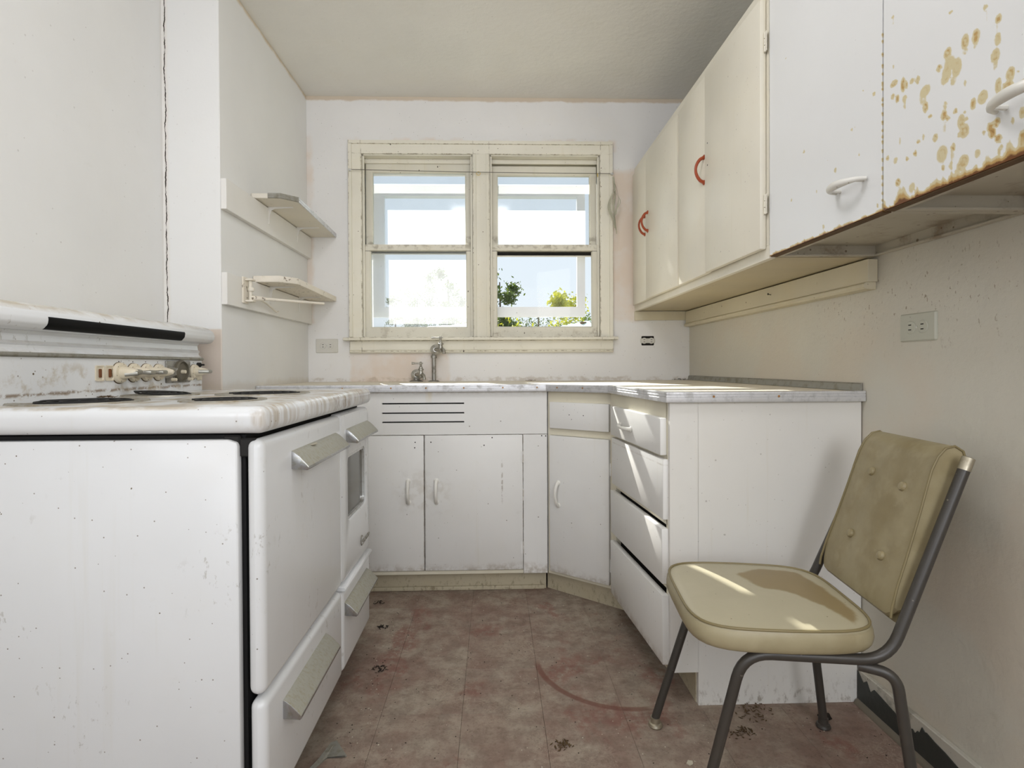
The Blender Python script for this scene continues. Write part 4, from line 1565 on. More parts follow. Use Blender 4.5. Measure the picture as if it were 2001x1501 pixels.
def rusty_front(y0, y1, z0, z1, spots, edge):
    bm = BM()
    lay = bm.verts.layers.float.new('rust')
    res = 0.0042
    ny, nz = max(2, int((y1 - y0) / res)), max(2, int((z1 - z0) / res))
    grid = [[bm.verts.new((MX, y0 + (y1 - y0) * i / ny, z0 + (z1 - z0) * j / nz)) for i in range(ny + 1)] for j in range(nz + 1)]
    for j in range(nz):
        for i in range(ny):
            bm.faces.new((grid[j][i], grid[j + 1][i], grid[j + 1][i + 1], grid[j][i + 1]))
    for v in bm.verts:
        y, z = v.co.y, v.co.z
        r = 0.0
        for (cy, cz, ry, rz, s) in spots:
            dy, dz = (y - cy) / ry, (z - cz) / rz
            if -1.6 < dy < 1.6 and -1.6 < dz < 1.6:
                d = math.sqrt(dy * dy + dz * dz)
                if d < 1.5:
                    k = max(0.0, min(1.0, (1.5 - d) / 0.7))
                    r = max(r, s * (0.55 * k + 0.45 * max(0.0, 1 - abs(d - 0.55) / 0.6) * k))
        if edge > 0:
            ht = edge * (0.55 + 0.9 * mnoise.noise(Vector((y * 38, 3.1, 0))) + 0.5 * mnoise.noise(Vector((y * 110, 9.1, 0))))
            h = z - z0
            if h < max(ht, 0.002) * 1.6:
                r = max(r, min(1.5, 1.55 - h / max(ht, 0.002) * 0.8))
        v[lay] = r
    bord = []
    back = [[(MX + 0.018, p.co.y, p.co.z) for p in grid[j]] for j in (0, nz)]
    B0 = [bm.verts.new(p) for p in back[0]]
    B1 = [bm.verts.new(p) for p in back[1]]
    for i in range(ny):
        bm.faces.new((grid[0][i], grid[0][i + 1], B0[i + 1], B0[i]))
        bm.faces.new((grid[nz][i + 1], grid[nz][i], B1[i], B1[i + 1]))
    for i, sgn in ((0, 1), (ny, -1)):
        col = [grid[j][i] for j in range(nz + 1)]
        bc = [B0[i]] + [bm.verts.new((MX + 0.018, grid[j][i].co.y, grid[j][i].co.z)) for j in range(1, nz)] + [B1[i]]
        for j in range(nz):
            bm.faces.new((col[j], col[j + 1], bc[j + 1], bc[j]))
    return bm


for (y0, y1, spots, edge, lab, p0, p1) in (
        (1.036, 1.468, RUST1, 0.006, 'white metal wall cabinet between the wooden cabinet and the rusty one', 1.176, 1.078),
        (0.500, 1.034, RUST2, 0.020, 'white metal wall cabinet spotted with rust at the upper right', 0.795, 0.680)):
    mc = thing('metal_cabinet', lab, 'cabinet', (0.9, (y0 + y1) / 2, 1.268))
    b = BM()
    # sheet body: walls and a recessed bottom well with turned flange
    Z0, Z1 = 1.268, 2.032
    XA, XB = MX + 0.0185, RIGHT - 0.002
    fl = 0.014
    loops(b, [[(XA, y0, Z1), (XB, y0, Z1), (XB, y1, Z1), (XA, y1, Z1)],
              [(XA, y0, Z0), (XB, y0, Z0), (XB, y1, Z0), (XA, y1, Z0)],
              [(XA + fl, y0 + fl, Z0), (XB - fl, y0 + fl, Z0), (XB - fl, y1 - fl, Z0), (XA + fl, y1 - fl, Z0)],
              [(XA + fl, y0 + fl, Z0 + 0.004), (XB - fl, y0 + fl, Z0 + 0.004), (XB - fl, y1 - fl, Z0 + 0.004), (XA + fl, y1 - fl, Z0 + 0.004)],
              [(XA + fl * 0.4, y0 + fl * 0.4, Z0 + 0.004), (XB - fl * 0.4, y0 + fl * 0.4, Z0 + 0.004), (XB - fl * 0.4, y1 - fl * 0.4, Z0 + 0.004), (XA + fl * 0.4, y1 - fl * 0.4, Z0 + 0.004)],
              [(XA + fl * 0.4, y0 + fl * 0.4, Z0 + 0.030), (XB - fl * 0.4, y0 + fl * 0.4, Z0 + 0.030), (XB - fl * 0.4, y1 - fl * 0.4, Z0 + 0.030), (XA + fl * 0.4, y1 - fl * 0.4, Z0 + 0.030)]], True, True)
    part('body', b, M['metal_under'], mc, smooth=False)
    d = part('door', rusty_front(y0 + 0.0008, y1 - 0.0008, 1.269, 2.032, [spot(*q) for q in spots], edge), M['metal_cab'], mc, smooth=False)
    b = BM()
    box(b, MX + 0.002, MX + 0.020, y0 + 0.002, y1 - 0.002, 1.2668, 1.2692, 0.0006, 1)
    part('bottom_lip', b, M['rust_edge'], mc, 'rust-eaten lower lip')
    b = BM()
    a, c = Vector((MX, p0, 1.348)), Vector((MX, p1, 1.348))
    pts, rs = [], []
    for i in range(17):
        t = i / 16
        h = 0.034 * (math.sin(PI * t) ** 0.5 if 0 < t < 1 else 0) + 0.003
        pts.append(a.lerp(c, t) + Vector((-h, 0, 0)))
        rs.append(0.0040 + 0.0048 * math.sin(PI * t))
    tube(b, pts, rs, 12)
    for q in (a.lerp(c, 0.12), a.lerp(c, 0.88)):
        tube(b, [q + Vector((0.001, 0, 0)), q + Vector((-0.022, 0, 0))], 0.004, 8)
    part('handle', b, M['whitepull'], d)

# ------------------------------------------------------------------ wall shelves in the left alcove
def shelf(lab, zb, z0, poly, th, mat_top, trim, yb):
    t = thing('wall_shelf', lab, 'shelf', (LEFT, 2.45, z0))
    b = BM()
    box(b, LEFT + 0.0005, -0.964, 1.992, BACK - 0.001, z0, zb, 0.0015, 1)
    part('back_board', b, M['shelf_back'], t)
    b = BM()
    zs = zb + 0.003
    prism(b, poly, 'z', zs, zs + th, 0.002, 1)
    s = part('shelf_board', b, mat_top, t)
    if trim:
        prf = [(0, 0.001), (0.003, 0.0), (0.003, -0.006), (0.002, -0.008), (0.003, -0.010), (0.003, -0.016), (0.002, -0.018), (0.003, -0.020), (0.003, -th), (0, -th - 0.001)]
        for k, pts in enumerate(trim):
            bm = BM()
            rows = []
            for i, p in enumerate(pts):
                p = Vector(p)
                d0 = (p - Vector(pts[i - 1])).normalized() if i else None
                d1 = (Vector(pts[i + 1]) - p).normalized() if i < len(pts) - 1 else None
                d0 = d0 or d1
                d1 = d1 or d0
                n0, n1 = Vector((d0.y, -d0.x)), Vector((d1.y, -d1.x))
                m = (n0 + n1).normalized()
                m = m / max(0.3, m.dot(n0))
                rows.append([bm.verts.new((p.x + m.x * o, p.y + m.y * o, zs + th + z)) for o, z in prf])
            for A, C in zip(rows, rows[1:]):
                for i in range(len(prf) - 1):
                    bm.faces.new((A[i], A[i + 1], C[i + 1], C[i]))
            part('edge_strip', bm, M['oldalu'] if k == 0 else M['alu'], t)
    for y in yb:
        b = BM()
        # pressed steel bracket: tapered leg on the board, arm under the shelf, curved gusset
        prism(b, [(-0.964, zs - 0.070), (-0.9615, zs - 0.070), (-0.958, zs - 0.030), (-0.952, zs - 0.014), (-0.938, zs - 0.007), (-0.862, zs - 0.0030), (-0.862, zs), (-0.964, zs)], 'y', y - 0.0012, y + 0.0012)
        box(b, -0.9645, -0.962, y - 0.007, y + 0.007, zs - 0.075, zs, 0.001, 1)
        box(b, -0.964, -0.860, y - 0.006, y + 0.006, zs - 0.0022, zs - 0.0002)
        part('bracket', b, M['shelf_back'], t)
    return t


P1 = [(-0.963, 2.235), (-0.866, 2.237), (-0.812, 2.290), (-0.835, BACK - 0.002), (LEFT + 0.002, BACK - 0.002), (LEFT + 0.002, 2.235)]
shelf('upper alcove shelf with a peeling grey metal edge', 1.657, 1.546, P1, 0.020, M['shelf_top'], [[(-0.915, 2.2345), (-0.866, 2.2365), (-0.812, 2.2895)], [(-0.812, 2.2895), (-0.835, BACK - 0.002)]], (2.362, 2.70))
P2 = [(-0.963, 2.245), (-0.877, 2.240), (-0.822, 2.305), (-0.835, BACK - 0.002), (LEFT + 0.002, BACK - 0.002), (LEFT + 0.002, 2.245)]
shelf('lower alcove shelf with peeling cream paint on its edges', 1.318, 1.201, P2, 0.026, M['peel'], None, (2.372, 2.72))

tb = thing('towel_bar', 'white swing-arm towel bar on the board of the lower alcove shelf', 'towel bar', (-0.955, 2.13, 1.23))
b = BM()
box(b, -0.964, -0.958, 2.105, 2.150, 1.220, 1.322, 0.002, 1)
box(b, -0.958, -0.928, 2.118, 2.148, 1.308, 1.315, 0.002, 1)
box(b, -0.958, -0.928, 2.118, 2.148, 1.226, 1.233, 0.002, 1)
part('bracket', b, M['peel'], tb)
b = BM()
tube(b, [(-0.943, 2.133, 1.224), (-0.943, 2.133, 1.318)], 0.006, 10)
lathe(b, [(0.010, 0), (0.012, 0.006), (0.010, 0.014), (0, 0.016)], (-0.940, 2.133, 1.268), (0, 0, 1), 12)
part('pivot', b, M['shelf_top'], tb)
b = BM()
tube(b, [(-0.943, 2.133, 1.242), (-0.915, 2.168, 1.243), (-0.905, 2.180, 1.2435)], [0.010, 0.009, 0.0062], 10)
tube(b, [(-0.905, 2.180, 1.2435), (-0.740, 2.385, 1.249)], [0.0062, 0.0052], 10)
part('arm', b, M['peel'], tb)
b = BM()
tube(b, [(-0.943, 2.135, 1.256), (-0.952, 2.30, 1.240), (-0.950, 2.40, 1.214), (-0.948, 2.42, 1.220)], [0.004, 0.0035, 0.003, 0.003], 8)
part('arm', b, M['shelf_top'], tb)

# ------------------------------------------------------------------ the stove
SX, SN, SFAR = -0.440, 1.040, 1.910        # front plane, near side, far side
SBK = NEARLEFT + 0.008
st = thing('stove', 'dirty white enamelled electric stove with a tall backguard along the left wall', 'stove', (-0.8, 1.47, 0))
b = BM()
box(b, SBK, SX - 0.040, SN + 0.018, SFAR - 0.002, 0.055, 0.842)
part('carcass', b, M['black'], st)
b = BM()
prism(b, [(SBK, 0.05), (SX - 0.047, 0.05), (SX - 0.047, 0.822), (SX - 0.0495, 0.829), (SX - 0.066, 0.8345), (SBK, 0.8345)], 'y', SN, SN + 0.018, 0.003, 2)
part('side_panel', b, M['stove'], st)
b = BM()
box(b, SBK, SX - 0.06, SFAR - 0.004, SFAR, 0.05, 0.835)
part('side_panel', b, M['stove'], st)
b = BM()
for (x0, z0) in ((SX - 0.066, 0.806), (SX - 0.036, 0.800)):
    box(b, x0 - 0.012, x0 + 0.020, SN + 0.008, SN + 0.020, z0, z0 + 0.036, 0.003, 1)
part('corner_clip', b, M['coil'], st)
b = BM()
box(b, SBK, SX + 0.008, SN - 0.008, SFAR + 0.006, 0.8455, 0.897, 0.019, 5)
part('cooktop', b, M['stove'], st)
b = BM()
box(b, SBK + 0.05, SX - 0.09, SN + 0.05, SFAR - 0.05, 0.0, 0.06)
part('plinth', b, M['black'], st)

YM = 1.568      # seam between the two columns
def slab(y0, y1, z0, z1, r=0.024):
    t = BM()
    box(t, SX - 0.033, SX, y0, y1, z0, z1, r, 5)
    return t


def wedge(parent, y0, y1, zt):
    bm = BM()
    prism(bm, [(SX - 0.001, zt), (SX - 0.001, zt - 0.040), (SX + 0.034, zt - 0.043), (SX + 0.0385, zt - 0.039), (SX + 0.037, zt - 0.034), (SX + 0.030, zt - 0.026), (SX + 0.018, zt - 0.013), (SX + 0.008, zt - 0.005)], 'y', y0, y1, 0.0012, 2)
    return part('handle', bm, M['handle'], parent, 'dull wedge-shaped chrome handle')


d = part('door', slab(SN, YM - 0.002, 0.342, 0.8345), M['stove'], st)
wedge(d, 1.185, 1.515, 0.791)
# oven door with its window
b = BM()
y0, y1, z0, z1 = YM + 0.002, SFAR, 0.342, 0.8345
wy, wz, ww, wh = 1.752, 0.607, 0.228, 0.194
def yz(p, x):
    return (x, p[0], p[1])
cy, cz, W, H = (y0 + y1) / 2, (z0 + z1) / 2, y1 - y0, z1 - z0
loops(b, [[yz(p, SX - 0.033) for p in rrect(cy, cz, W, H, 0.020, 6)],
          [yz(p, SX - 0.012) for p in rrect(cy, cz, W, H, 0.020, 6)],
          [yz(p, SX - 0.004) for p in rrect(cy, cz, W - 0.008, H - 0.008, 0.020, 6)],
          [yz(p, SX) for p in rrect(cy, cz, W - 0.024, H - 0.024, 0.020, 6)],
          [yz(p, SX) for p in rrect(wy, wz, ww + 0.012, wh + 0.012, 0.028, 6)],
          [yz(p, SX - 0.004) for p in rrect(wy, wz, ww, wh, 0.024, 6)],
          [yz(p, SX - 0.018) for p in rrect(wy, wz, ww, wh, 0.024, 6)]], True, False)
d = part('door', b, M['stove'], st)
wedge(d, 1.616, 1.882, 0.789)
b = BM()
loops(b, [[yz(p, SX - 0.017) for p in rrect(wy, wz, ww - 0.002, wh - 0.002, 0.024, 6)],
          [yz(p, SX - 0.006) for p in rrect(wy, wz, ww - 0.002, wh - 0.002, 0.024, 6)],
          [yz(p, SX - 0.006) for p in rrect(wy, wz, ww - 0.014, wh - 0.014, 0.019, 6)],
          [yz(p, SX - 0.017) for p in rrect(wy, wz, ww - 0.016, wh - 0.016, 0.018, 6)]])
part('window_frame', b, M['chrome'], d, 'chrome window frame')
b = BM()
loops(b, [[yz(p, SX - 0.016) for p in rrect(wy, wz, ww - 0.004, wh - 0.004, 0.022, 6)],
          [yz(p, SX - 0.013) for p in rrect(wy, wz, ww - 0.004, wh - 0.004, 0.022, 6)]], True, True)
part('window_glass', b, M['ovenglass'], d, 'dark grey oven glass')
# chrome script on the oven door: a tall C and a low run of joined letters
b = BM()
sx = SX + 0.0025
pts = []
for k in range(15):
    a = math.radians(40 + 250 * k / 14)
    pts.append((sx, 1.790 + 0.012 * math.cos(a), 0.403 + 0.016 * math.sin(a)))
tube(b, pts, 0.0016, 6)
pts = []
for k in range(60):
    t = k / 59
    pts.append((sx, 1.796 + 0.098 * t, 0.391 + 0.0048 * (1 + math.sin(t * 2 * PI * 5.5)) + 0.0015 * math.sin(t * 17)))
tube(b, pts, 0.0015, 6)
tube(b, [(sx, 1.790, 0.3865), (sx, 1.84, 0.3875), (sx, 1.896, 0.392)], 0.0012, 6)
part('script_emblem', b, M['nickel'], d, 'small chrome script emblem')
d = part('drawer', slab(SN + 0.004, YM - 0.002, 0.086, 0.332, 0.020), M['stove'], st)
wedge(d, 1.127, 1.412, 0.284)
d = part('drawer', slab(YM + 0.002, SFAR, 0.086, 0.322, 0.016), M['stove'], st)
wedge(d, 1.588, 1.862, 0.286)
b = BM()
prism(b, [(SX - 0.03, 0.3235), (SX + 0.006, 0.3235), (SX + 0.009, 0.328), (SX + 0.004, 0.335), (SX - 0.03, 0.337)], 'y', YM + 0.004, SFAR, 0.001, 1)
part('ledge', b, M['stove'], st)

# backguard
GX = -1.000
b = BM()
low = [(SBK, 0.894), (GX, 0.894), (GX, 0.996), (GX + 0.001, 1.006), (GX - 0.004, 1.010), (GX - 0.010, 1.017), (GX - 0.010, 1.022), (GX - 0.006, 1.026), (GX - 0.012, 1.032), (GX - 0.014, 1.046), (GX - 0.008, 1.053), (GX - 0.008, 1.060), (SBK, 1.060)]
prism(b, low, 'y', SN, 1.884)
part('backguard', b, M['stove'], st)
b = BM()
topc = [(GX + 0.002, 1.054), (GX + 0.018, 1.058), (GX + 0.027, 1.068), (GX + 0.029, 1.080), (GX + 0.024, 1.094), (GX + 0.010, 1.106), (GX - 0.015, 1.114), (GX - 0.05, 1.118), (SBK, 1.118), (SBK, 1.054)]
prism(b, topc, 'y', SN - 0.004, 1.918, 0.003, 2)
part('backguard_hood', b, M['stove'], st)
b = BM()
lamp = [(GX + 0.0135, 1.0565), (GX + 0.0195, 1.0580), (GX + 0.0280, 1.0680), (GX + 0.0300, 1.0800), (GX + 0.0280, 1.0850), (GX + 0.020, 1.080), (GX + 0.012, 1.066)]
prism(b, lamp, 'y', 1.212, 1.735, 0.001, 1)
part('lamp_slot', b, M['glossblack'], st, 'black lamp lens in the hood')
b = BM()
tube(b, [(GX + 0.001, SN, 1.0015), (GX + 0.001, 1.886, 1.0015)], 0.0052, 10)
part('chrome_strip', b, M['oldalu'], st)
for y in (1.402, 1.437):
    b = BM()
    loops(b, [[(GX, p[0], p[1]) for p in rrect(y, 0.959, 0.030, 0.040, 0.004, 3)], [(GX + 0.003, p[0], p[1]) for p in rrect(y, 0.959, 0.030, 0.040, 0.004, 3)],
              [(GX + 0.003, p[0], p[1]) for p in rrect(y, 0.959, 0.024, 0.034, 0.003, 3)], [(GX + 0.001, p[0], p[1]) for p in rrect(y, 0.959, 0.022, 0.032, 0.003, 3)]], False, True)
    s = part('switch_plate', b, M['knob'], st)
    b = BM()
    box(b, GX + 0.001, GX + 0.005, y - 0.004, y + 0.004, 0.948, 0.970, 0.0012, 1)
    part('rocker', b, M['brown'], s, 'rust-brown rocker')


def knob(y, r, ang):
    n = (1, 0, 0)
    b = BM()
    lathe(b, [(r, 0.0005), (r, 0.006), (r * 0.92, 0.010), (r * 0.66, 0.011), (0, 0.011)], (GX, y, 0.9595), n, 28)
    k = part('dial_ring', b, M['knob'], st)
    b = BM()
    lathe(b, [(r * 1.06, 0), (r * 1.06, 0.0012), (r, 0.0016), (0, 0.0016)], (GX, y, 0.9590), n, 28)
    part('grime_ring', b, M['grime'], k, 'brown grime round the dial')
    b = BM()
    for q in range(6):
        a = 2 * PI * q / 6 + 0.3
        c = Vector((GX + 0.0102, y + math.cos(a) * r * 0.80, 0.9595 + math.sin(a) * r * 0.80))
        box(b, c.x - 0.0008, c.x + 0.0002, c.y - 0.0014, c.y + 0.0014, c.z - 0.0018, c.z + 0.0018)
    part('dial_marks', b, M['hole'], k)
    b = BM()
    lathe(b, [(r * 0.64, 0.010), (r * 0.62, 0.018), (r * 0.46, 0.036), (r * 0.30, 0.048), (0, 0.051)], (GX, y, 0.9595), n, 24)
    part('knob', b, M['knob'], k)
    b = BM()
    ca, sa = math.cos(ang), math.sin(ang)
    tube(b, [(GX + 0.024, y - 0.013 * ca, 0.9595 - 0.013 * sa), (GX + 0.052, y - 0.004 * ca, 0.9595 - 0.004 * sa), (GX + 0.055, y + 0.006 * ca, 0.9595 + 0.006 * sa), (GX + 0.030, y + 0.014 * ca, 0.9595 + 0.014 * sa)], 0.0042, 8, False, 1.4)
    part('lever', b, M['nickel'], k)
    b = BM()
    lathe(b, [(0.0016, 0), (0.0013, 0.0006), (0, 0.0006)], (GX, y, 0.9895), n, 8)
    part('indicator', b, M['hole'], st)


for y, r, a in ((1.474, 0.0275, 0.35), (1.530, 0.0255, 0.0), (1.585, 0.0250, 0.0), (1.641, 0.0245, 1.5), (1.832, 0.0240, 0.0)):
    knob(y, r, a)
b = BM()
box(b, GX - 0.001, GX + 0.006, 1.676, 1.806, 0.9255, 0.9935, 0.003, 2)
c = part('clock_plate', b, M['pipe'], st)
b = BM()
lathe(b, [(0.034, 0), (0.034, 0.008), (0.030, 0.012), (0.029, 0.006), (0, 0.006)], (GX + 0.006, 1.745, 0.9615), (1, 0, 0), 28)
part('timer_dial', b, M['dial'], c)
b = BM()
lathe(b, [(0.0065, 0), (0.0055, 0.012), (0, 0.013)], (GX + 0.012, 1.745, 0.9595), (1, 0, 0), 12)
lathe(b, [(0.0055, 0), (0.0045, 0.014), (0, 0.015)], (GX + 0.006, 1.702, 0.936), (1, 0, 0), 12)
lathe(b, [(0.0055, 0), (0.0045, 0.014), (0, 0.015)], (GX + 0.006, 1.792, 0.936), (1, 0, 0), 12)
part('timer_knob', b, M['knob'], c)
b = BM()
lathe(b, [(0.008, 0), (0.008, 0.010), (0.003, 0.012), (0.003, 0.022), (0, 0.022)], (GX, 1.858, 0.982), (1, 0, 0), 12)
part('push_button', b, M['coil'], st)
b = BM()
box(b, GX, GX + 0.005, 1.850, 1.878, 0.930, 0.954, 0.002, 1)
part('socket', b, M['knob'], st)

# burners
TOPZ = 0.8972


def burner(x, y, r, tilt=0.0, pan=True):
    if pan:
        b = BM()
        lathe(b, [(r * 1.30, 0.0), (r * 1.27, 0.0035), (r * 1.12, 0.0035), (r * 1.02, 0.0008), (0, 0.0008)], (x, y, TOPZ - 0.0004), (0, 0, 1), 36)
        p = part('drip_pan', b, M['pan'], st, 'stained round drip pan')
    b = BM()
    pts = []
    turns = 3.5
    n = int(turns * 22)
    for k in range(n + 1):
        t = k / n
        a = 2 * PI * turns * t
        rr = r * (0.25 + 0.75 * t)
        pts.append((x + rr * math.cos(a), y + rr * math.sin(a), TOPZ + 0.0026))
    tube(b, pts, 0.0024, 8, False, 0.8)
    for a in (0.3, 2.4, 4.5):
        tube(b, [(x, y, TOPZ + 0.002), (x + r * math.cos(a), y + r * math.sin(a), TOPZ + 0.0025)], 0.0016, 6)
    if tilt:
        spin(b, (x + r, y, TOPZ + 0.004), tilt, (0, 1, 0))
    part('burner', b, M['coil'], st)


burner(-0.905, 1.215, 0.098)
burner(-0.615, 1.250, 0.070)
burner(-0.655, 1.560, 0.096)
burner(-0.905, 1.500, 0.072, 0.06)

# ------------------------------------------------------------------ the chair
PHI = math.radians(-7)
CO = (0.641, 1.245, 0)
ch = thing('kitchen_chair', 'tufted olive vinyl kitchen chair with dark tubular legs by the right wall', 'chair', CO, None, PHI)
CM = WM[ch.name]


def cpart(name, bm, mat, parent=None, label=None, smooth=True):
    bm.transform(CM)
    return part(name, bm, mat, parent or ch, label, smooth)


TR = 0.0108


def bend(pts, rad, n=7):
    """round off the corners of a polyline"""
    P = [Vector(p) for p in pts]
    out = [P[0]]
    for i in range(1, len(P) - 1):
        a, p, c = P[i - 1], P[i], P[i + 1]
        u, v = (a - p), (c - p)
        l = min(rad, u.length * 0.48, v.length * 0.48)
        s, e = p + u.normalized() * l, p + v.normalized() * l
        for k in range(n + 1):
            t = k / n
            out.append(s * (1 - t) ** 2 + p * 2 * t * (1 - t) + e * t ** 2)
    out.append(P[-1])
    return out


RZ = 0.383
for s in (-1, 1):
    # front leg, side rail and back upright are one bent tube
    b = BM()
    fx = -0.235 if s > 0 else -0.205
    tube(b, bend([(fx, s * 0.168, 0.022), (-0.118, s * 0.178, RZ + 0.004), (0.160, s * 0.178, RZ), (0.312, s * 0.160, 0.764)], 0.055), TR, 12)
    cpart('side_tube', b, M['tube'])
    b = BM()
    tube(b, bend([(0.212, s * 0.203, 0.022), (0.168, s * 0.190, RZ - 0.020), (0.108, s * 0.168, RZ - 0.016)], 0.045), [TR * 0.98] * 10, 12)
    cpart('rear_leg', b, M['tube'])
    for (x, y, sx, sy) in ((fx, 0.168, -0.114, -0.01), (0.212, 0.203, 0.044, 0.013)):
        b = BM()
        lathe(b, [(0.0165, 0.0), (0.0185, 0.004), (0.0165, 0.010), (0.0125, 0.012), (0.0125, 0.026)], (x, s * y, 0.0), (0, 0, 1), 16)
        cpart('foot_glide', b, M['ferrule'] if x < 0 else M['tube'])
    b = BM()
    d = (Vector((0.312, s * 0.160, 0.764)) - Vector((0.160, s * 0.178, RZ))).normalized()
    e = Vector((0.312, s * 0.160, 0.764))
    tube(b, [e - d * 0.004, e + d * 0.022, e + d * 0.0235], [TR * 1.06, TR * 1.06, TR * 0.8], 14)
    cpart('end_cap', b, M['ferrule'], None, 'shiny brass end cap')
b = BM()
for x in (-0.095, 0.095):
    tube(b, [(x, -0.178, RZ - 0.002), (x, 0.178, RZ - 0.002)], 0.009, 10)
cpart('cross_bar', b, M['tube'])

# seat cushion: superellipse pad with a crown and piping
SCX, SCY, SA, SB = -0.030, -0.014, 0.188, 0.188


def sp(a, fa=1.0, e=4.6):
    ca, sa = math.cos(a), math.sin(a)
    k = (abs(ca) ** e + abs(sa) ** e) ** (-1 / e)
    x = k * ca
    y = k * sa
    w = 1.0 - 0.06 * (x > 0) * x          # a little narrower at the back
    return (SCX + SA * fa * x, SCY + SB * fa * y * w)


b = BM()
NS = 72
levels = [(0.86, 0.3925), (0.94, 0.3940), (0.985, 0.399), (1.012, 0.408), (1.022, 0.419), (1.012, 0.433), (0.985, 0.4425), (0.955, 0.445)]
for f in (0.90, 0.82, 0.72, 0.60, 0.46, 0.32, 0.18, 0.06):
    levels.append((f, 0.445 + 0.011 * (1 - f ** 2)))
rings = [[(*sp(2 * PI * k / NS, f), z) for k in range(NS)] for f, z in levels]
loops(b, rings, True, True)
b.verts.layers.float.new('stain')
b.verts.layers.float.new('pale')


def stain_at(x, y):
    """old brown stain on the back half of the seat: an irregular outline"""
    # outline in seat coordinates, from the photograph
    poly = [(-0.055, 0.075), (0.02, 0.125), (0.105, 0.11), (0.125, 0.02), (0.135, -0.11), (0.105, -0.165), (0.075, -0.09), (0.025, -0.03), (-0.025, -0.015), (-0.045, 0.035)]
    inside = False
    n = len(poly)
    dm = 9
    for i in range(n):
        (x1, y1), (x2, y2) = poly[i], poly[(i + 1) % n]
        if (y1 > y) != (y2 > y) and x < (x2 - x1) * (y - y1) / (y2 - y1) + x1:
            inside = not inside
        ex, ey = x2 - x1, y2 - y1
        t = max(0, min(1, ((x - x1) * ex + (y - y1) * ey) / (ex * ex + ey * ey)))
        dm = min(dm, math.hypot(x - x1 - t * ex, y - y1 - t * ey))
    s = dm if inside else -dm
    return max(0.0, min(1.0, 0.5 + s / 0.030))


bmesh.ops.subdivide_edges(b, edges=list(b.edges), cuts=1, use_grid_fill=True)
ls, lp = b.verts.layers.float['stain'], b.verts.layers.float['pale']
for v in b.verts:
    if v.co.z > 0.4405:
        v[ls] = stain_at(v.co.x, v.co.y)
        v[lp] = 1.0
    else:
        v[ls] = 0.0
        v[lp] = 0.25
seat = cpart('seat', b, M['vinyl'])
b = BM()
tube(b, [(*sp(2 * PI * k / 96, 0.985), 0.4445) for k in range(96)], 0.0030, 8, True)
cpart('piping', b, M['piping'], seat)

# back cushion in its own tilted frame: u up along the uprights, w out of the front
E0 = Vector((0.160, 0, RZ))
UU = (Vector((0.312, 0, 0.764)) - E0).normalized()
WW = Vector((-UU.z, 0, UU.x))
HB = 0.150


def bp(y, h, o):
    return E0 + UU * h + WW * o + Vector((0, y, 0))


b = BM()
# side profile of the folded-over pad (o forward, h up)
profile = [(-0.014, 0.086), (0.002, 0.072), (0.008, 0.076), (0.013, 0.096), (0.018, 0.140), (0.021, 0.195), (0.025, 0.250), (0.029, 0.300), (0.034, 0.350), (0.037, 0.385), (0.035, 0.415), (0.027, 0.437),
           (0.012, 0.448), (-0.006, 0.444), (-0.018, 0.428), (-0.021, 0.400), (-0.019, 0.340), (-0.017, 0.260), (-0.018, 0.180), (-0.020, 0.110), (-0.022, 0.066), (-0.018, 0.066)]
NY = 33
BUT = [(-0.066, 0.335), (0.058, 0.345), (-0.070, 0.178), (0.060, 0.188)]
rows = []
for i in range(NY):
    y = -HB + 2 * HB * i / (NY - 1)
    e = abs(y) / HB
    row = []
    for (o, h) in profile:
        oo, hh = o, h
        if o > 0.009 and h < 0.43:
            oo = o + 0.007 * (1 - e ** 2) * math.sin(PI * min(1, max(0, (h - 0.09) / 0.34)))
            for (by, bh) in BUT:
                d2 = (y - by) ** 2 + (h - bh) ** 2
                oo -= 0.0055 * math.exp(-d2 / 0.0007)
        if h < 0.12 and o > -0.019:
            hh = h + 0.022 * (max(0, e - 0.82) / 0.18) ** 2
        row.append(b.verts.new(bp(y * (1.0 - 0.13 * (hh - 0.09) / 0.36), hh, oo)))
    rows.append(row)
n = len(profile)
for A, C in zip(rows, rows[1:]):
    for k in range(n):
        b.faces.new((A[k], A[(k + 1) % n], C[(k + 1) % n], C[k]))
b.faces.new(rows[0])
b.faces.new(rows[-1][::-1])
bmesh.ops.subdivide_edges(b, edges=[e for e in b.edges if abs((e.verts[0].co - e.verts[1].co).y) < 1e-6 and (e.verts[0].co - e.verts[1].co).length > 0.03], cuts=2, use_grid_fill=True)
b.verts.layers.float.new('stain')
b.verts.layers.float.new('pale')
back = cpart('backrest', b, M['vinyl'])
for s in (-1, 1):
    b = BM()
    pr = [p for p in profile[2:15]]
    tube(b, [bp(s * (HB + 0.0005) * (1.0 - 0.13 * (h - 0.09) / 0.36), h, o + 0.001) for o, h in pr], 0.0026, 8)
    cpart('piping', b, M['piping'], back)
for (by, bh) in BUT:
    b = BM()
    o = (0.0325 if bh > 0.3 else 0.0205) + 0.003
    c = bp(by, bh, o)
    lathe(b, [(0.0105, -0.004), (0.0105, 0.000), (0.0085, 0.0035), (0.004, 0.005), (0, 0.0052)], c, WW, 18)
    cpart('button', b, M['vinyl'], back)

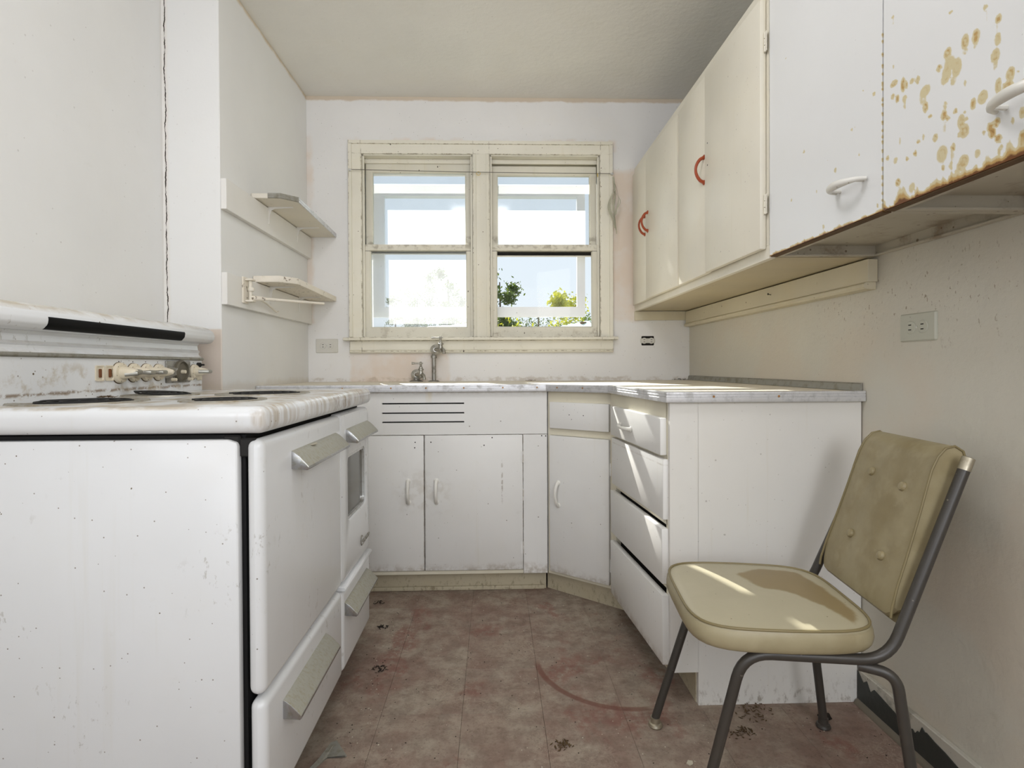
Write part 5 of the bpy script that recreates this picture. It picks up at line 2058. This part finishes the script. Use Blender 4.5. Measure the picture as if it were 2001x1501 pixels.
# ------------------------------------------------------------------ litter
def flake(name, label, cat, pts, z, th, mat, curl=0.0):
    bm = BM()
    cx = sum(p[0] for p in pts) / len(pts)
    cy = sum(p[1] for p in pts) / len(pts)
    top, bot = [], []
    for i, p in enumerate(pts):
        c = curl * (0.4 + 0.6 * ((i * 37) % 7) / 6)
        top.append(bm.verts.new((p[0], p[1], z + c + th)))
        bot.append(bm.verts.new((p[0], p[1], z + c)))
    ct_, cb_ = bm.verts.new((cx, cy, z + th)), bm.verts.new((cx, cy, z))
    n = len(pts)
    for i in range(n):
        j = (i + 1) % n
        bm.faces.new((top[i], top[j], ct_))
        bm.faces.new((bot[j], bot[i], cb_))
        bm.faces.new((top[i], bot[i], bot[j], top[j]))
    return solo(name, bm, mat, label, cat, None, False)


flake('paint_flake', 'large pale paint flake on the floor between the chair legs', 'paint flake', [(0.795, 1.225), (0.83, 1.24), (0.845, 1.236), (0.838, 1.248), (0.872, 1.262), (0.88, 1.256), (0.858, 1.236), (0.872, 1.222), (0.84, 1.216)], 0.0, 0.002, M['flake'], 0.003)
flake('paint_flake', 'small cream paint chip on the floor left of the near chair leg', 'paint flake', [(0.463, 1.30), (0.470, 1.310), (0.480, 1.307), (0.478, 1.297), (0.469, 1.293)], 0.0, 0.002, M['flake'], 0.001)
flake('wood_splinter', 'bent pale splinter lying on the floor beside the stove', 'splinter', [(-0.462, 1.285), (-0.44, 1.34), (-0.425, 1.40), (-0.412, 1.405), (-0.372, 1.352), (-0.376, 1.35), (-0.415, 1.392), (-0.430, 1.335), (-0.452, 1.285)], 0.0, 0.003, M['oldalu'], 0.004)
flake('paint_flake', 'white paint flake on the near upper handle of the stove', 'paint flake', [(SX + 0.006, 1.290), (SX + 0.013, 1.297), (SX + 0.014, 1.315), (SX + 0.009, 1.322), (SX + 0.004, 1.308)], 0.7868, 0.001, M['flake'], 0.002)


def clump(label, x, y, z, r, n, mat, seed, name='leaf_litter', cat='litter'):
    R = random.Random(seed)
    bm = BM()
    for k in range(n):
        a = R.uniform(0, 2 * PI)
        d = r * R.random() ** 0.7
        c = Vector((x + d * math.cos(a) * 1.4, y + d * math.sin(a), z + 0.0012 + R.uniform(0, r * 0.22) * (1 - d / r)))
        l = R.uniform(0.004, 0.014)
        th = R.uniform(0, 2 * PI)
        u = Vector((math.cos(th), math.sin(th), R.uniform(-0.3, 0.5))) * l
        w = Vector((-math.sin(th), math.cos(th), 0)) * R.uniform(0.0008, 0.003)
        zt = Vector((0, 0, 0.0008))
        q = [c - u * 0.5, c + w, c + u * 0.5, c - w]
        q = [Vector((p.x, p.y, max(p.z, z + 0.0004))) for p in q]
        A = [bm.verts.new(p) for p in q]
        B = [bm.verts.new(p + zt) for p in q]
        bm.faces.new(B)
        bm.faces.new(A[::-1])
        for i in range(4):
            bm.faces.new((A[i], A[(i + 1) % 4], B[(i + 1) % 4], B[i]))
    return solo(name, bm, mat, label, cat, None, False)


clump('clump of dead leaf bits on the floor under the front of the chair seat', 0.640, 1.405, 0, 0.030, 44, M['leaf_dead'], 1)
clump('dark leaf crumbs on the floor at the edge of the stove, mid-way along', -0.375, 1.745, 0, 0.022, 34, M['dark_clod'], 2)
clump('dark crumbs on the floor near the far end of the stove', -0.425, 2.03, 0, 0.018, 26, M['dark_clod'], 3)
clump('dark crumbs on the floor just in front of the sink cabinet toe kick', -0.478, 2.24, 0, 0.018, 22, M['dark_clod'], 4)
clump('leaf litter on the floor at the bottom centre of the view', 0.170, 1.375, 0, 0.022, 34, M['leaf_dead'], 5)
clump('dried leaf litter along the foot of the end panel', 0.715, 1.492, 0, 0.045, 60, M['leaf_dead'], 6)
clump('debris swept into the back right corner of the countertop', 0.985, 2.84, CT + 0.002, 0.035, 50, M['dark_clod'], 7)
clump('dry leaf scraps on the countertop below the right part of the window', 0.19, 2.865, CT + 0.001, 0.022, 24, M['leaf_dead'], 8)
clump('dirt crumbs on the cooktop ledge under the stove knobs', -0.985, 1.40, 0.8975, 0.020, 40, M['leaf_dead'], 9)
b = BM()
bmesh.ops.create_icosphere(b, subdivisions=2, radius=0.014)
for v in b.verts:
    k = 1 + 0.35 * mnoise.noise(v.co * 120)
    v.co = Vector((v.co.x * 1.3 * k, v.co.y * k, max(-0.004, v.co.z * 0.55 * k)))
b.transform(Matrix.Translation((0.905, 1.46, 0.0042)))
solo('dirt_clod', b, M['dark_clod'], 'black clod of dirt on the floor beside the rear chair leg', 'clod')

b = BM()
R = random.Random(21)
for k in range(620):
    x, y = R.uniform(-0.44, 1.02), R.uniform(1.05, 2.33)
    if x > 0.56 and y > 1.50:
        continue
    if y > 2.36 - 0.7 * max(0, x - 0.22):
        continue
    if R.random() < 0.3:
        x = -0.40 + abs(R.gauss(0, 0.05))
    s = R.uniform(0.0008, 0.0030)
    a = R.uniform(0, 2 * PI)
    base = [b.verts.new((x + s * math.cos(a + q * 2.1), y + s * math.sin(a + q * 2.1) * R.uniform(0.5, 1.3), 0.0)) for q in range(3)]
    tip = b.verts.new((x, y, s * R.uniform(0.4, 0.9)))
    mi = 0 if R.random() < 0.6 else 1
    fs = [b.faces.new((base[0], base[1], tip)), b.faces.new((base[1], base[2], tip)), b.faces.new((base[2], base[0], tip)), b.faces.new((base[2], base[1], base[0]))]
    for f in fs:
        f.material_index = mi
o = solo('floor_crumbs', b, [M['dark_clod'], M['flake']], 'dark and pale crumbs of dirt and plaster strewn over the floor', 'debris', None, False)
o['kind'] = 'stuff'
